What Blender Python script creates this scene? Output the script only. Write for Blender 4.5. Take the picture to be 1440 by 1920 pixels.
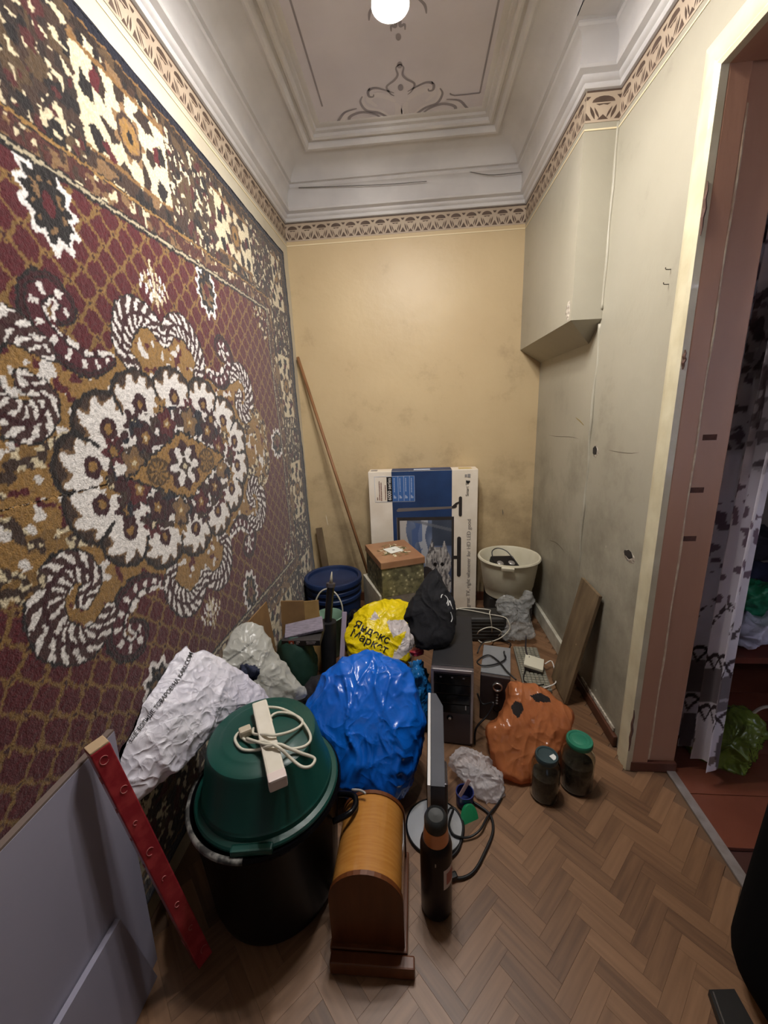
import bpy, bmesh, math, random
import numpy as np
from mathutils import Vector, Matrix, noise
from mathutils.bvhtree import BVHTree
random.seed(7); rng = np.random.default_rng(7)
for o in list(bpy.data.objects): bpy.data.objects.remove(o)
scene = bpy.context.scene; COL = scene.collection
PI = math.pi

# ------------------------------------------------------------------ camera
CAM_H = 1.5; FPX = 740.0
PITCH, YAW, ROLL = math.radians(14.0345), math.radians(4.8587), math.radians(-2.265)
_cy,_sy,_cp,_sp = math.cos(YAW),math.sin(YAW),math.cos(PITCH),math.sin(PITCH)
_fwd = Vector((-_sy*_cp,_cy*_cp,-_sp)); _rt = Vector((_cy,_sy,0)); _up = _rt.cross(_fwd)
_c,_s = math.cos(ROLL),math.sin(ROLL)
RIGHT = _c*_rt+_s*_up; UP = -_s*_rt+_c*_up; FWD = _fwd
EYE = Vector((0,0,CAM_H))
cam_data = bpy.data.cameras.new('camera'); cam = bpy.data.objects.new('camera',cam_data); COL.objects.link(cam)
cam_data.sensor_fit='VERTICAL'; cam_data.sensor_height=24; cam_data.sensor_width=18
cam_data.lens = FPX/1920*24; cam_data.clip_start=0.02
cam.matrix_world = Matrix(((RIGHT.x,UP.x,-FWD.x,EYE.x),(RIGHT.y,UP.y,-FWD.y,EYE.y),(RIGHT.z,UP.z,-FWD.z,EYE.z),(0,0,0,1)))
scene.camera = cam
def ray(x,y): return (x-720)/FPX*RIGHT-(y-960)/FPX*UP+FWD
def onz(x,y,z=0.0): d=ray(x,y); return EYE+d*((z-CAM_H)/d.z)
def ony(x,y,Y): d=ray(x,y); return EYE+d*(Y/d.y)
def onx(x,y,X): d=ray(x,y); return EYE+d*(X/d.x)
def onp(x,y,p,n): d=ray(x,y); return EYE+d*((p-EYE).dot(n)/d.dot(n))

# ------------------------------------------------------------------ world, daylight, exposure
vs = scene.view_settings; vs.view_transform='Standard'; vs.look='None'; vs.gamma=1; vs.use_curve_mapping=False
vs.exposure = 0.05
world = bpy.data.worlds.new('world'); scene.world = world; world.use_nodes=True
bgn = world.node_tree.nodes['Background']; bgn.inputs[0].default_value=(0.55,0.62,0.8,1); bgn.inputs[1].default_value=0.6
def area_light(name,loc,rot,sx,sy,power,color):
    l=bpy.data.lights.new(name,'AREA'); l.shape='RECTANGLE'; l.size=sx; l.size_y=sy; l.energy=power; l.color=color
    o=bpy.data.objects.new(name,l); COL.objects.link(o); o.location=loc; o.rotation_euler=rot; return o
LAMP_STRENGTH = 440.0
# daylight entering by the window behind the photographer and by the window of the next room
area_light('daylight_rear_window',(0.0,-2.23,1.6),(PI/2,0,PI),1.0,1.3,6.0,(0.68,0.74,1.0))
area_light('daylight_next_room_window',(2.4,-0.63,1.65),(PI/2,0,PI),1.2,1.4,190.0,(0.72,0.76,1.0))

# ------------------------------------------------------------------ materials
def lin(c):
    if isinstance(c,str): c=tuple(int(c[i:i+2],16) for i in (0,2,4))
    return tuple(((v/255)/12.92 if v/255<=.04045 else ((v/255+.055)/1.055)**2.4) for v in c)
MATS={}
def ridge_noise(n):
    n.noise_type='RIDGED_MULTIFRACTAL'; n.inputs['Detail'].default_value=2; n.inputs['Distortion'].default_value=.6
    if 'Gain' in n.inputs: n.inputs['Gain'].default_value=1.2
    if 'Offset' in n.inputs: n.inputs['Offset'].default_value=.8
def M(name,col,rough=.5,metal=0,col2=None,vscale=6,bump=0,bscale=40,spec=.5,coords='Object',detail=4,stretch=None,trans=0,ior=1.45,alpha=1,emit=0,contrast=(.35,.65),coat=0,ridged=False):
    if name in MATS: return MATS[name]
    m=bpy.data.materials.new(name); m.use_nodes=True; nt=m.node_tree; b=nt.nodes['Principled BSDF']
    b.inputs['Base Color'].default_value=(*lin(col),1); b.inputs['Roughness'].default_value=rough
    b.inputs['Metallic'].default_value=metal; b.inputs['Specular IOR Level'].default_value=spec
    b.inputs['IOR'].default_value=ior; b.inputs['Transmission Weight'].default_value=trans; b.inputs['Alpha'].default_value=alpha
    b.inputs['Coat Weight'].default_value=coat
    if emit:
        b.inputs['Emission Color'].default_value=(*lin(col),1); b.inputs['Emission Strength'].default_value=emit
    if col2 or bump:
        tc=nt.nodes.new('ShaderNodeTexCoord'); mp=nt.nodes.new('ShaderNodeMapping')
        nt.links.new(tc.outputs[coords],mp.inputs[0])
        if stretch: mp.inputs['Scale'].default_value=stretch
    if col2:
        n=nt.nodes.new('ShaderNodeTexNoise'); n.inputs['Scale'].default_value=vscale; n.inputs['Detail'].default_value=detail
        nt.links.new(mp.outputs[0],n.inputs['Vector'])
        r=nt.nodes.new('ShaderNodeValToRGB'); r.color_ramp.elements[0].position=contrast[0]; r.color_ramp.elements[1].position=contrast[1]
        r.color_ramp.elements[0].color=(*lin(col),1); r.color_ramp.elements[1].color=(*lin(col2),1)
        nt.links.new(n.outputs['Fac'],r.inputs[0]); nt.links.new(r.outputs[0],b.inputs['Base Color'])
    if bump:
        n2=nt.nodes.new('ShaderNodeTexNoise'); n2.inputs['Scale'].default_value=bscale; n2.inputs['Detail'].default_value=5
        if ridged: ridge_noise(n2)
        nt.links.new(mp.outputs[0],n2.inputs['Vector'])
        bp=nt.nodes.new('ShaderNodeBump'); bp.inputs['Strength'].default_value=bump; bp.inputs['Distance'].default_value=.01
        nt.links.new(n2.outputs['Fac'],bp.inputs['Height']); nt.links.new(bp.outputs[0],b.inputs['Normal'])
    MATS[name]=m; return m
def mat_vcol(name,rough=.9,bump=0,bscale=300,spec=.2,trans_mix=0,sheen=0):
    m=bpy.data.materials.new(name); m.use_nodes=True; nt=m.node_tree; b=nt.nodes['Principled BSDF']
    a=nt.nodes.new('ShaderNodeVertexColor'); a.layer_name='Col'
    nt.links.new(a.outputs['Color'],b.inputs['Base Color']); b.inputs['Roughness'].default_value=rough; b.inputs['Specular IOR Level'].default_value=spec
    b.inputs['Sheen Weight'].default_value=sheen
    if bump:
        n2=nt.nodes.new('ShaderNodeTexNoise'); n2.inputs['Scale'].default_value=bscale
        tc=nt.nodes.new('ShaderNodeTexCoord'); nt.links.new(tc.outputs['Object'],n2.inputs['Vector'])
        bp=nt.nodes.new('ShaderNodeBump'); bp.inputs['Strength'].default_value=bump; bp.inputs['Distance'].default_value=.004
        nt.links.new(n2.outputs['Fac'],bp.inputs['Height']); nt.links.new(bp.outputs[0],b.inputs['Normal'])
    if trans_mix:
        t=nt.nodes.new('ShaderNodeBsdfTranslucent'); mx=nt.nodes.new('ShaderNodeMixShader'); mx.inputs[0].default_value=trans_mix
        nt.links.new(a.outputs['Color'],t.inputs['Color'])
        nt.links.new(b.outputs[0],mx.inputs[1]); nt.links.new(t.outputs[0],mx.inputs[2])
        nt.links.new(mx.outputs[0],nt.nodes['Material Output'].inputs['Surface'])
    return m
def mat_film(name,col,clear=.5,rough=.15,bump=.4,bscale=30,translucent=.3):
    """thin plastic film: partly see-through, partly scattering, glossy"""
    m=bpy.data.materials.new(name); m.use_nodes=True; nt=m.node_tree; b=nt.nodes['Principled BSDF']
    b.inputs['Base Color'].default_value=(*lin(col),1); b.inputs['Roughness'].default_value=rough
    tr=nt.nodes.new('ShaderNodeBsdfTransparent'); tr.inputs[0].default_value=(*[min(1,.35+.65*v) for v in lin(col)],1)
    tl=nt.nodes.new('ShaderNodeBsdfTranslucent'); tl.inputs[0].default_value=(*lin(col),1)
    m1=nt.nodes.new('ShaderNodeMixShader'); m1.inputs[0].default_value=translucent
    m2=nt.nodes.new('ShaderNodeMixShader'); m2.inputs[0].default_value=clear
    tc=nt.nodes.new('ShaderNodeTexCoord'); n2=nt.nodes.new('ShaderNodeTexNoise'); n2.inputs['Scale'].default_value=bscale; ridge_noise(n2)
    nt.links.new(tc.outputs['Object'],n2.inputs['Vector'])
    bp=nt.nodes.new('ShaderNodeBump'); bp.inputs['Strength'].default_value=bump; bp.inputs['Distance'].default_value=.01
    nt.links.new(n2.outputs['Fac'],bp.inputs['Height']); nt.links.new(bp.outputs[0],b.inputs['Normal'])
    nt.links.new(b.outputs[0],m1.inputs[1]); nt.links.new(tl.outputs[0],m1.inputs[2])
    nt.links.new(m1.outputs[0],m2.inputs[1]); nt.links.new(tr.outputs[0],m2.inputs[2])
    nt.links.new(m2.outputs[0],nt.nodes['Material Output'].inputs['Surface']); MATS[name]=m; return m

# ------------------------------------------------------------------ mesh helpers
def rotm(rx=0,ry=0,rz=0): return (Matrix.Rotation(rz,3,'Z')@Matrix.Rotation(ry,3,'Y')@Matrix.Rotation(rx,3,'X'))
def basis(zdir,xhint=(1,0,0)):
    z=Vector(zdir).normalized(); x=Vector(xhint); x=(x-z*x.dot(z))
    if x.length<1e-4: x=Vector((0,1,0)); x=(x-z*x.dot(z))
    x.normalize(); y=z.cross(x); m=Matrix((x,y,z)).transposed(); return m
class MB:
    def __init__(s): s.v=[]; s.f=[]
    def add(s,vs,fs,R=None,T=None):
        k=len(s.v)
        for p in vs:
            p=Vector(p)
            if R is not None: p=R@p
            if T is not None: p=p+Vector(T)
            s.v.append(tuple(p))
        s.f+= [tuple(i+k for i in f) for f in fs]; return s
    def bm(s,b,R=None,T=None):
        b.verts.ensure_lookup_table(); b.verts.index_update()
        s.add([v.co.copy() for v in b.verts],[[v.index for v in f.verts] for f in b.faces],R,T); b.free(); return s
    def box(s,c,size,R=None,bev=0,seg=2):
        b=bmesh.new(); bmesh.ops.create_cube(b,size=1)
        for v in b.verts: v.co=Vector((v.co.x*size[0],v.co.y*size[1],v.co.z*size[2]))
        if bev: bmesh.ops.bevel(b,geom=list(b.edges),offset=bev,segments=seg,profile=.6,affect='EDGES')
        return s.bm(b,R,c)
    def corners(s,x0,x1,y0,y1,z0,z1,bev=0): return s.box(((x0+x1)/2,(y0+y1)/2,(z0+z1)/2),(x1-x0,y1-y0,z1-z0),None,bev)
    def lathe(s,prof,c=(0,0,0),R=None,n=48,sx=1,sy=1,close=False):
        vs=[];fs=[];m=len(prof)
        for i in range(n):
            a=2*PI*i/n
            for r,z in prof: vs.append((r*math.cos(a)*sx,r*math.sin(a)*sy,z))
        for i in range(n):
            j=(i+1)%n
            for k in range(m-1 if not close else m):
                k2=(k+1)%m
                fs.append((i*m+k,j*m+k,j*m+k2,i*m+k2))
        return s.add(vs,fs,R,c)
    def tube(s,pts,r,n=8,smooth=4,closed=False,rad=None):
        P=[Vector(p) for p in pts]
        if smooth>1: P=cat(P,smooth,closed)
        N=len(P); vs=[]; fs=[]
        t0=(P[1]-P[0]).normalized(); u=t0.orthogonal().normalized()
        for i in range(N):
            t=(P[min(i+1,N-1)]-P[max(i-1,0)]).normalized()
            u=(u-t*u.dot(t)).normalized(); w=t.cross(u)
            rr=r if rad is None else r*rad(i/(N-1))
            for k in range(n):
                a=2*PI*k/n; vs.append(P[i]+rr*(math.cos(a)*u+math.sin(a)*w))
        for i in range(N-1):
            for k in range(n): fs.append((i*n+k,i*n+(k+1)%n,(i+1)*n+(k+1)%n,(i+1)*n+k))
        fs.append(tuple(range(n-1,-1,-1))); fs.append(tuple((N-1)*n+k for k in range(n)))
        return s.add(vs,fs)
    def poly(s,pts,thick=0,nrm=None):
        k=len(pts); P=[Vector(p) for p in pts]
        if not thick: return s.add(P,[tuple(range(k))])
        n=Vector(nrm)*thick; vs=P+[p+n for p in P]
        fs=[tuple(range(k-1,-1,-1)),tuple(range(k,2*k))]+[(i,(i+1)%k,k+(i+1)%k,k+i) for i in range(k)]
        return s.add(vs,fs)
def cat(P,n,closed=False):
    out=[]; N=len(P); rngN=N if closed else N-1
    g=(lambda i:P[i%N]) if closed else (lambda i:P[max(0,min(N-1,i))])
    for i in range(rngN):
        p0,p1,p2,p3=g(i-1),g(i),g(i+1),g(i+2)
        for k in range(n):
            t=k/n; out.append(.5*((2*p1)+(p2-p0)*t+(2*p0-5*p1+4*p2-p3)*t*t+(3*p1-p0-3*p2+p3)*t**3))
    if not closed: out.append(P[-1])
    return out
def finish(name,me,mat,parent=None,label=None,cat_=None,group=None,kind=None,smooth=False,recenter=True):
    if recenter and len(me.vertices):
        n=len(me.vertices); co=np.empty(n*3,dtype=np.float32); me.vertices.foreach_get('co',co); co=co.reshape(-1,3)
        lo,hi=co.min(0),co.max(0); c=np.array([(lo[0]+hi[0])/2,(lo[1]+hi[1])/2,lo[2]],dtype=np.float32)
        me.vertices.foreach_set('co',(co-c).ravel()); loc=Vector([float(v) for v in c])
    else: loc=Vector((0,0,0))
    o=bpy.data.objects.new(name,me); COL.objects.link(o)
    if mat is not None: me.materials.append(mat)
    if smooth: me.polygons.foreach_set('use_smooth',[True]*len(me.polygons))
    me.update()
    o.location=loc
    if parent is not None: put_under(o,parent)
    tag(o,label,cat_,group,kind); return o
def world_loc(o): return Vector(o.get('_wl',o.location))
def put_under(o,parent):
    # all parents carry a pure translation
    off=Vector(o.location); p=parent; wl=Vector((0,0,0))
    while p is not None: wl+=Vector(p.location); p=p.parent
    o.parent=parent; o.location=off-wl
def tag(o,label=None,cat_=None,group=None,kind=None):
    if label: o['label']=label
    if cat_: o['category']=cat_
    if group: o['group']=group
    if kind: o['kind']=kind
def build(mb,name,mat,parent=None,label=None,cat_=None,group=None,kind=None,smooth=False,auto=None):
    me=bpy.data.meshes.new(name); me.from_pydata(mb.v,[],mb.f); me.validate()
    b=bmesh.new(); b.from_mesh(me); bmesh.ops.recalc_face_normals(b,faces=b.faces)
    if auto:
        for f in b.faces: f.smooth=True
        for e in b.edges:
            if len(e.link_faces)==2 and e.calc_face_angle(0)>auto: e.smooth=False
    b.to_mesh(me); b.free()
    return finish(name,me,mat,parent,label,cat_,group,kind,smooth)
def thing(name,label,cat_,loc,group=None):
    o=bpy.data.objects.new(name,None); COL.objects.link(o); o.location=Vector(loc); o.empty_display_size=.05; tag(o,label,cat_,group); return o
AUTO=math.radians(35)
def fnoise(p,s,seed=0): return noise.noise(Vector((p[0]*s+seed*13.1,p[1]*s-seed*7.7,p[2]*s+seed*3.3)))
def crumple(me,amp,scale,fine=.35,seed=1,stretch=(1,1,1),clampz=None,clampx=None,clampxmax=None):
    me.update(); co=[v.co.copy() for v in me.vertices]; nr=[v.normal.copy() for v in me.vertices]
    for i,v in enumerate(me.vertices):
        p=co[i]
        w=Vector((p.x+.03*fnoise(p,9,seed),p.y+.03*fnoise(p,9,seed+1),p.z+.03*fnoise(p,9,seed+2)))
        w=Vector((w.x*stretch[0],w.y*stretch[1],w.z*stretch[2]))
        R=lambda sc,o: 1-min(1,abs(noise.noise(w*sc+Vector((o*5.3,o,-o*2.1))))*4.5)
        k=amp*(.8*R(scale*.55,seed)**1.4+.45*R(scale*1.15,seed+3)**1.4+fine*.6*R(scale*2.4,seed+7)-.3+1.1*fnoise(p,scale*.4,seed+5))
        q=p+nr[i]*k
        if clampz is not None: q.z=max(q.z,clampz)
        if clampx is not None: q.x=max(q.x,clampx)
        if clampxmax is not None: q.x=min(q.x,clampxmax)
        v.co=q
    me.update()
def pillow(name,outline,anchor,normal,tf,tb,mat,parent=None,label=None,cat_=None,crease=(.02,14),seed=1,rings=26,nang=150,centre=None,pw=2.2,flat=.55,clampz=.004,clampx=None,clampxmax=None,pre=None,smooth=True,stretch=(1,1,1)):
    """closed bag: an outline (pixels) on its own sloping plane, swollen to real thickness front and back"""
    n=Vector(normal).normalized(); A=Vector(anchor)
    pts=[onp(x,y,A,n) for x,y in outline]; P=cat(pts,10,True)
    L=[0]
    for i in range(len(P)): L.append(L[-1]+(P[(i+1)%len(P)]-P[i]).length)
    Q=[]; k=0
    for j in range(nang):
        d=L[-1]*j/nang
        while L[k+1]<d: k+=1
        t=(d-L[k])/max(1e-9,L[k+1]-L[k]); Q.append(P[k].lerp(P[(k+1)%len(P)],t))
    C=onp(centre[0],centre[1],A,n) if centre else sum(Q,Vector())/nang
    vs=[C+n*tf];fs=[]
    def ringv(side,T):
        idx=[]
        for r in range(1,rings):
            rr=r/rings; rr=1-(1-rr)**1.6; h=T*max(0,1-rr**pw)**flat
            st=len(vs)
            for q in Q: vs.append(C+(q-C)*rr+n*(h*side))
            idx.append(st)
        return idx
    fr=ringv(1,tf); edge=len(vs); vs.extend(Q); 
    back=len(vs); vs.append(C-n*tb); bk=ringv(-1,tb)
    def strip(a,b,flip):
        for j in range(nang):
            j2=(j+1)%nang; f=(a+j,a+j2,b+j2,b+j); fs.append(f[::-1] if flip else f)
    for c0,seq,flip in ((0,fr+[edge],False),(back,bk+[edge],True)):
        for j in range(nang): f=(c0,seq[0]+j,seq[0]+(j+1)%nang); fs.append(f[::-1] if flip else f)
        for a,b in zip(seq,seq[1:]): strip(b,a,not flip) if False else strip(a,b,not flip)
    me=bpy.data.meshes.new(name); me.from_pydata([tuple(v) for v in vs],[],fs)
    b=bmesh.new(); b.from_mesh(me); bmesh.ops.recalc_face_normals(b,faces=b.faces); b.to_mesh(me); b.free()
    if pre:
        for v in me.vertices: v.co=pre(v.co.copy(),C,n)
    crumple(me,crease[0],crease[1],seed=seed,stretch=stretch,clampz=clampz,clampx=clampx,clampxmax=clampxmax)
    o=finish(name,me,mat,parent,label,cat_,None,None,smooth); o['_pl']=0; del o['_pl']
    return o,C,n
def surf_bvh(o):
    wl=Vector((0,0,0)); p=o
    while p is not None: wl+=Vector(p.location); p=p.parent
    return BVHTree.FromPolygons([v.co+wl for v in o.data.vertices],[tuple(f.vertices) for f in o.data.polygons])
FONT=bpy.data.fonts.get('Bfont') or None
def text_mesh(txt,bold=0,align='CENTER',line=1.0,shear=0):
    cu=bpy.data.curves.new('txt','FONT'); cu.body=txt; cu.align_x=align; cu.align_y='CENTER'; cu.size=1; cu.offset=bold; cu.space_line=line; cu.resolution_u=4; cu.shear=shear
    o=bpy.data.objects.new('txt',cu); COL.objects.link(o); bpy.context.view_layer.update()
    me=bpy.data.meshes.new_from_object(o.evaluated_get(bpy.context.evaluated_depsgraph_get()))
    bpy.data.objects.remove(o); return me
def text_on(name,txt,mat,parent,fn,bold=0,maxedge=None,line=1.0):
    """fn maps text coords (x right, y up, 1 unit = font size) to world"""
    me=text_mesh(txt,bold,line=line); b=bmesh.new(); b.from_mesh(me); bpy.data.meshes.remove(me)
    if maxedge:
        bmesh.ops.triangulate(b,faces=b.faces)
        for _ in range(4):
            es=[e for e in b.edges if e.calc_length()>maxedge]
            if not es: break
            bmesh.ops.subdivide_edges(b,edges=es,cuts=1); bmesh.ops.triangulate(b,faces=[f for f in b.faces if len(f.verts)>3])
    for v in b.verts: v.co=Vector(fn(v.co.x,v.co.y))
    m2=bpy.data.meshes.new(name); b.to_mesh(m2); b.free()
    return finish(name,m2,mat,parent)
def grid_vcol(name,W,Hh,nu,nv,fn,paint,mat,parent=None,**kw):
    """fine grid; fn(u,v arrays)->xyz ; paint(u,v)->rgb(0..255)"""
    us=np.linspace(W[0],W[1],nu); vs_=np.linspace(Hh[0],Hh[1],nv); U,V=np.meshgrid(us,vs_); U=U.ravel();V=V.ravel()
    co=fn(U,V).astype(np.float32); col=paint(U,V)
    i=np.arange(nu-1);j=np.arange(nv-1); I,J=np.meshgrid(i,j); a=(J*nu+I).ravel(); F=np.stack([a,a+1,a+nu+1,a+nu],1).astype(np.int32)
    me=bpy.data.meshes.new(name); me.vertices.add(len(co)); me.vertices.foreach_set('co',co.ravel())
    me.loops.add(F.size); me.loops.foreach_set('vertex_index',F.ravel()); me.polygons.add(len(F)); me.polygons.foreach_set('loop_start',np.arange(0,F.size,4,dtype=np.int32))
    try: me.polygons.foreach_set('loop_total',np.full(len(F),4,dtype=np.int32))
    except Exception: pass
    me.update(calc_edges=True); me.validate()
    c=np.asarray(col,dtype=np.float64)/255; c=np.clip(c,0,1); c=np.where(c<=.04045,c/12.92,((c+.055)/1.055)**2.4)
    at=me.color_attributes.new('Col','FLOAT_COLOR','POINT'); buf=np.ones((len(co),4),dtype=np.float32); buf[:,:3]=c; at.data.foreach_set('color',buf.ravel())
    return finish(name,me,mat,parent,**kw)
def vnoise(U,V,scale,seed=0):
    r=np.random.default_rng(seed); T=r.random((64,64)); x=U*scale+1000.3; y=V*scale+1000.7
    xi=np.floor(x).astype(int);yi=np.floor(y).astype(int);fx=x-xi;fy=y-yi; fx=fx*fx*(3-2*fx);fy=fy*fy*(3-2*fy)
    g=lambda a,b:T[a%64,b%64]
    return (g(xi,yi)*(1-fx)+g(xi+1,yi)*fx)*(1-fy)+(g(xi,yi+1)*(1-fx)+g(xi+1,yi+1)*fx)*fy

# ================================================================== THE ROOM
XL,XR,XB,YB,YBK,ZC = -0.85,0.88,0.74,2.08,3.0,3.10     # left wall, right wall, breast face, breast end, back wall, ceiling
YREAR=-2.2; DOOR_FAR,DOOR_NEAR,DOOR_H=1.45,0.45,2.42; WT=0.17
def mat_wall(name,c1,c2,dirt,zfade,rough=.42,bscale=16):
    m=bpy.data.materials.new(name); m.use_nodes=True; nt=m.node_tree; b=nt.nodes['Principled BSDF']; b.inputs['Roughness'].default_value=rough
    b.inputs['Specular IOR Level'].default_value=.35
    g=nt.nodes.new('ShaderNodeNewGeometry'); n=nt.nodes.new('ShaderNodeTexNoise'); n.inputs['Scale'].default_value=1.7; n.inputs['Detail'].default_value=6
    nt.links.new(g.outputs['Position'],n.inputs['Vector'])
    r=nt.nodes.new('ShaderNodeValToRGB'); r.color_ramp.elements[0].position=.3; r.color_ramp.elements[1].position=.7
    r.color_ramp.elements[0].color=(*lin(c1),1); r.color_ramp.elements[1].color=(*lin(c2),1); nt.links.new(n.outputs['Fac'],r.inputs[0])
    # grime patches with their own shape, denser low on the wall
    n3=nt.nodes.new('ShaderNodeTexNoise'); n3.inputs['Scale'].default_value=3.4; n3.inputs['Detail'].default_value=9; n3.inputs['Roughness'].default_value=.7
    nt.links.new(g.outputs['Position'],n3.inputs['Vector'])
    sx=nt.nodes.new('ShaderNodeSeparateXYZ'); nt.links.new(g.outputs['Position'],sx.inputs[0])
    mr=nt.nodes.new('ShaderNodeMapRange'); mr.inputs[1].default_value=zfade; mr.inputs[2].default_value=0.1; mr.inputs[3].default_value=0; mr.inputs[4].default_value=.3; nt.links.new(sx.outputs['Z'],mr.inputs[0])
    ad=nt.nodes.new('ShaderNodeMath'); ad.operation='ADD'; nt.links.new(n3.outputs['Fac'],ad.inputs[0]); nt.links.new(mr.outputs[0],ad.inputs[1])
    r3=nt.nodes.new('ShaderNodeValToRGB'); r3.color_ramp.elements[0].position=.58; r3.color_ramp.elements[1].position=.95; r3.color_ramp.elements[0].color=(0,0,0,1); r3.color_ramp.elements[1].color=(.75,.75,.75,1)
    nt.links.new(ad.outputs[0],r3.inputs[0])
    mx=nt.nodes.new('ShaderNodeMix'); mx.data_type='RGBA'; nt.links.new(r3.outputs[0],mx.inputs[0]); nt.links.new(r.outputs[0],mx.inputs[6]); mx.inputs[7].default_value=(*lin(dirt),1)
    nt.links.new(mx.outputs[2],b.inputs['Base Color'])
    n4=nt.nodes.new('ShaderNodeTexNoise'); n4.inputs['Scale'].default_value=bscale; n4.inputs['Detail'].default_value=5; nt.links.new(g.outputs['Position'],n4.inputs['Vector'])
    bp=nt.nodes.new('ShaderNodeBump'); bp.inputs['Strength'].default_value=.22; bp.inputs['Distance'].default_value=.01
    nt.links.new(n4.outputs['Fac'],bp.inputs['Height']); nt.links.new(bp.outputs[0],b.inputs['Normal'])
    MATS[name]=m; return m
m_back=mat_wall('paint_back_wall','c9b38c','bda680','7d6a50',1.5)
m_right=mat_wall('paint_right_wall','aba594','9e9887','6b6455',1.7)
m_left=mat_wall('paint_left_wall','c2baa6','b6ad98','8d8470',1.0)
m_white=M('white_plaster','d6d3d1',.7,col2='c6c3c2',vscale=3,bump=.15,bscale=25)
m_ceil=M('ceiling_whitewash','dcd8e0',.8,col2='d0ccd6',vscale=2,bump=.1,bscale=20)
m_band=M('frieze_ground','b9a893',.6,col2='ab9985',vscale=5)
m_sten=M('frieze_brown','4d3d33',.6,col2='5e4c40',vscale=20)
m_line=M('frieze_pale_line','e2d3ae',.6)
# ---- shell
wall_left=build(MB().corners(XL-.12,XL,YREAR-.12,YBK+.12,0,ZC+.1),'wall_left',m_left,kind='structure')
wall_back=build(MB().corners(XL,XR+WT,YBK,YBK+.12,0,ZC+.1),'wall_back',m_back,kind='structure')
mb=MB().corners(XR,XR+WT,DOOR_FAR,YBK,0,ZC+.1).corners(XR,XR+WT,YREAR,DOOR_NEAR,0,ZC+.1).corners(XR,XR+WT,DOOR_NEAR,DOOR_FAR,DOOR_H,ZC+.1)
wall_right=build(mb,'wall_right',m_right,kind='structure')
# rear wall with a window opening, behind the photographer
mb=MB().corners(XL,-.5,YREAR-.12,YREAR,0,ZC+.1).corners(.5,XR+WT,YREAR-.12,YREAR,0,ZC+.1).corners(-.5,.5,YREAR-.12,YREAR,0,.9).corners(-.5,.5,YREAR-.12,YREAR,2.3,ZC+.1)
build(mb,'wall_rear',m_right,kind='structure')
w1=build(MB().corners(-.5,-.45,YREAR-.1,YREAR-.05,.9,2.3).corners(.45,.5,YREAR-.1,YREAR-.05,.9,2.3).corners(-.45,.45,YREAR-.1,YREAR-.05,.9,.95).corners(-.45,.45,YREAR-.1,YREAR-.05,2.25,2.3).corners(-.02,.02,YREAR-.1,YREAR-.05,.95,2.25),'window_1',M('window_paint','d8d6d0',.4),kind='structure')
# chimney breast in the upper corner: box with a soffit that slopes down to the wall
ZS,ZS2=1.89,1.80
v=[(XB,YBK,ZS),(XB,YB,ZS),(XR,YB,ZS),(XR,YB+.13,ZS2),(XR,YBK,ZS2),(XB,YBK,ZC),(XB,YB,ZC),(XR,YB,ZC),(XR,YBK,ZC)]
f=[(0,1,6,5),(1,2,7,6),(0,4,3,1),(1,3,2),(5,6,7,8),(0,5,8,4),(2,3,4,8,7)]
breast=build(MB().add(v,f),'chimney_breast',m_right,wall_right)
# knocked-off plaster on the breast's lower corner
def blob(mb,c,n,r,flat=.25,seed=1,sx=1,sy=1):
    n=Vector(n).normalized(); B=basis(n,(0,0,1)); k=11; vs=[];
    for i in range(k):
        a=2*PI*i/k; rr=r*(1+.35*fnoise((math.cos(a),math.sin(a),seed),1.7,seed)); vs.append((rr*math.cos(a)*sx,rr*math.sin(a)*sy,0))
    top=[(x*.55,y*.55,r*flat) for x,y,_ in vs]
    fs=[(i,(i+1)%k,k+(i+1)%k,k+i) for i in range(k)]+[tuple(range(k,2*k))]
    mb.add(vs+top,fs,B,c); return mb
m_chip=M('bare_plaster','c9bfae',.9,col2='8a7f72',vscale=60,bump=.5,bscale=90)
m_hole=M('hole_dark','2a241f',1)
def chip(c,n,r,seed,sx=1,sy=1,parent=None,dark=True):
    o=build(blob(MB(),c,n,r,.10,seed,sx,sy),'plaster_chip',m_chip,parent)
    if dark: build(blob(MB(),Vector(c)+Vector(n)*r*.10+Vector((0,r*.15,r*.22)),n,r*.8,.05,seed+3,sx*.9,sy),'hole',m_hole,o)
chip((XB-.001,YB+.035,ZS+.05),(-1,-.3,0),.028,2,1.6,.7,breast,False)
p=onx(1117,847,XR); chip(p,(-1,0,0),.03,5,1,1,wall_right)
p=onx(1180,1043,XR); chip(p,(-1,0,0),.035,9,.7,1.25,wall_right)
p=onx(1136,1025,XR); chip(p,(-1,0,0),.006,3,1,1,wall_right,False)
# ridge where the plaster of the old flue stops
mb=MB(); pts=[(XR-.001+.004*math.sin(i),YB+.012+.005*math.sin(i*2.3),ZS-.02-i*.09) for i in range(20)]
build(mb.tube(pts,.009,6,3),'plaster_ridge',m_right,wall_right,smooth=True)
mb=MB(); pts=[(XR-.002,YB-.0+.004*math.sin(i*1.7),ZC-.45-i*.08) for i in range(10)]
build(mb.tube(pts,.008,6,3),'plaster_ridge',m_right,wall_right,smooth=True)
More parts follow.
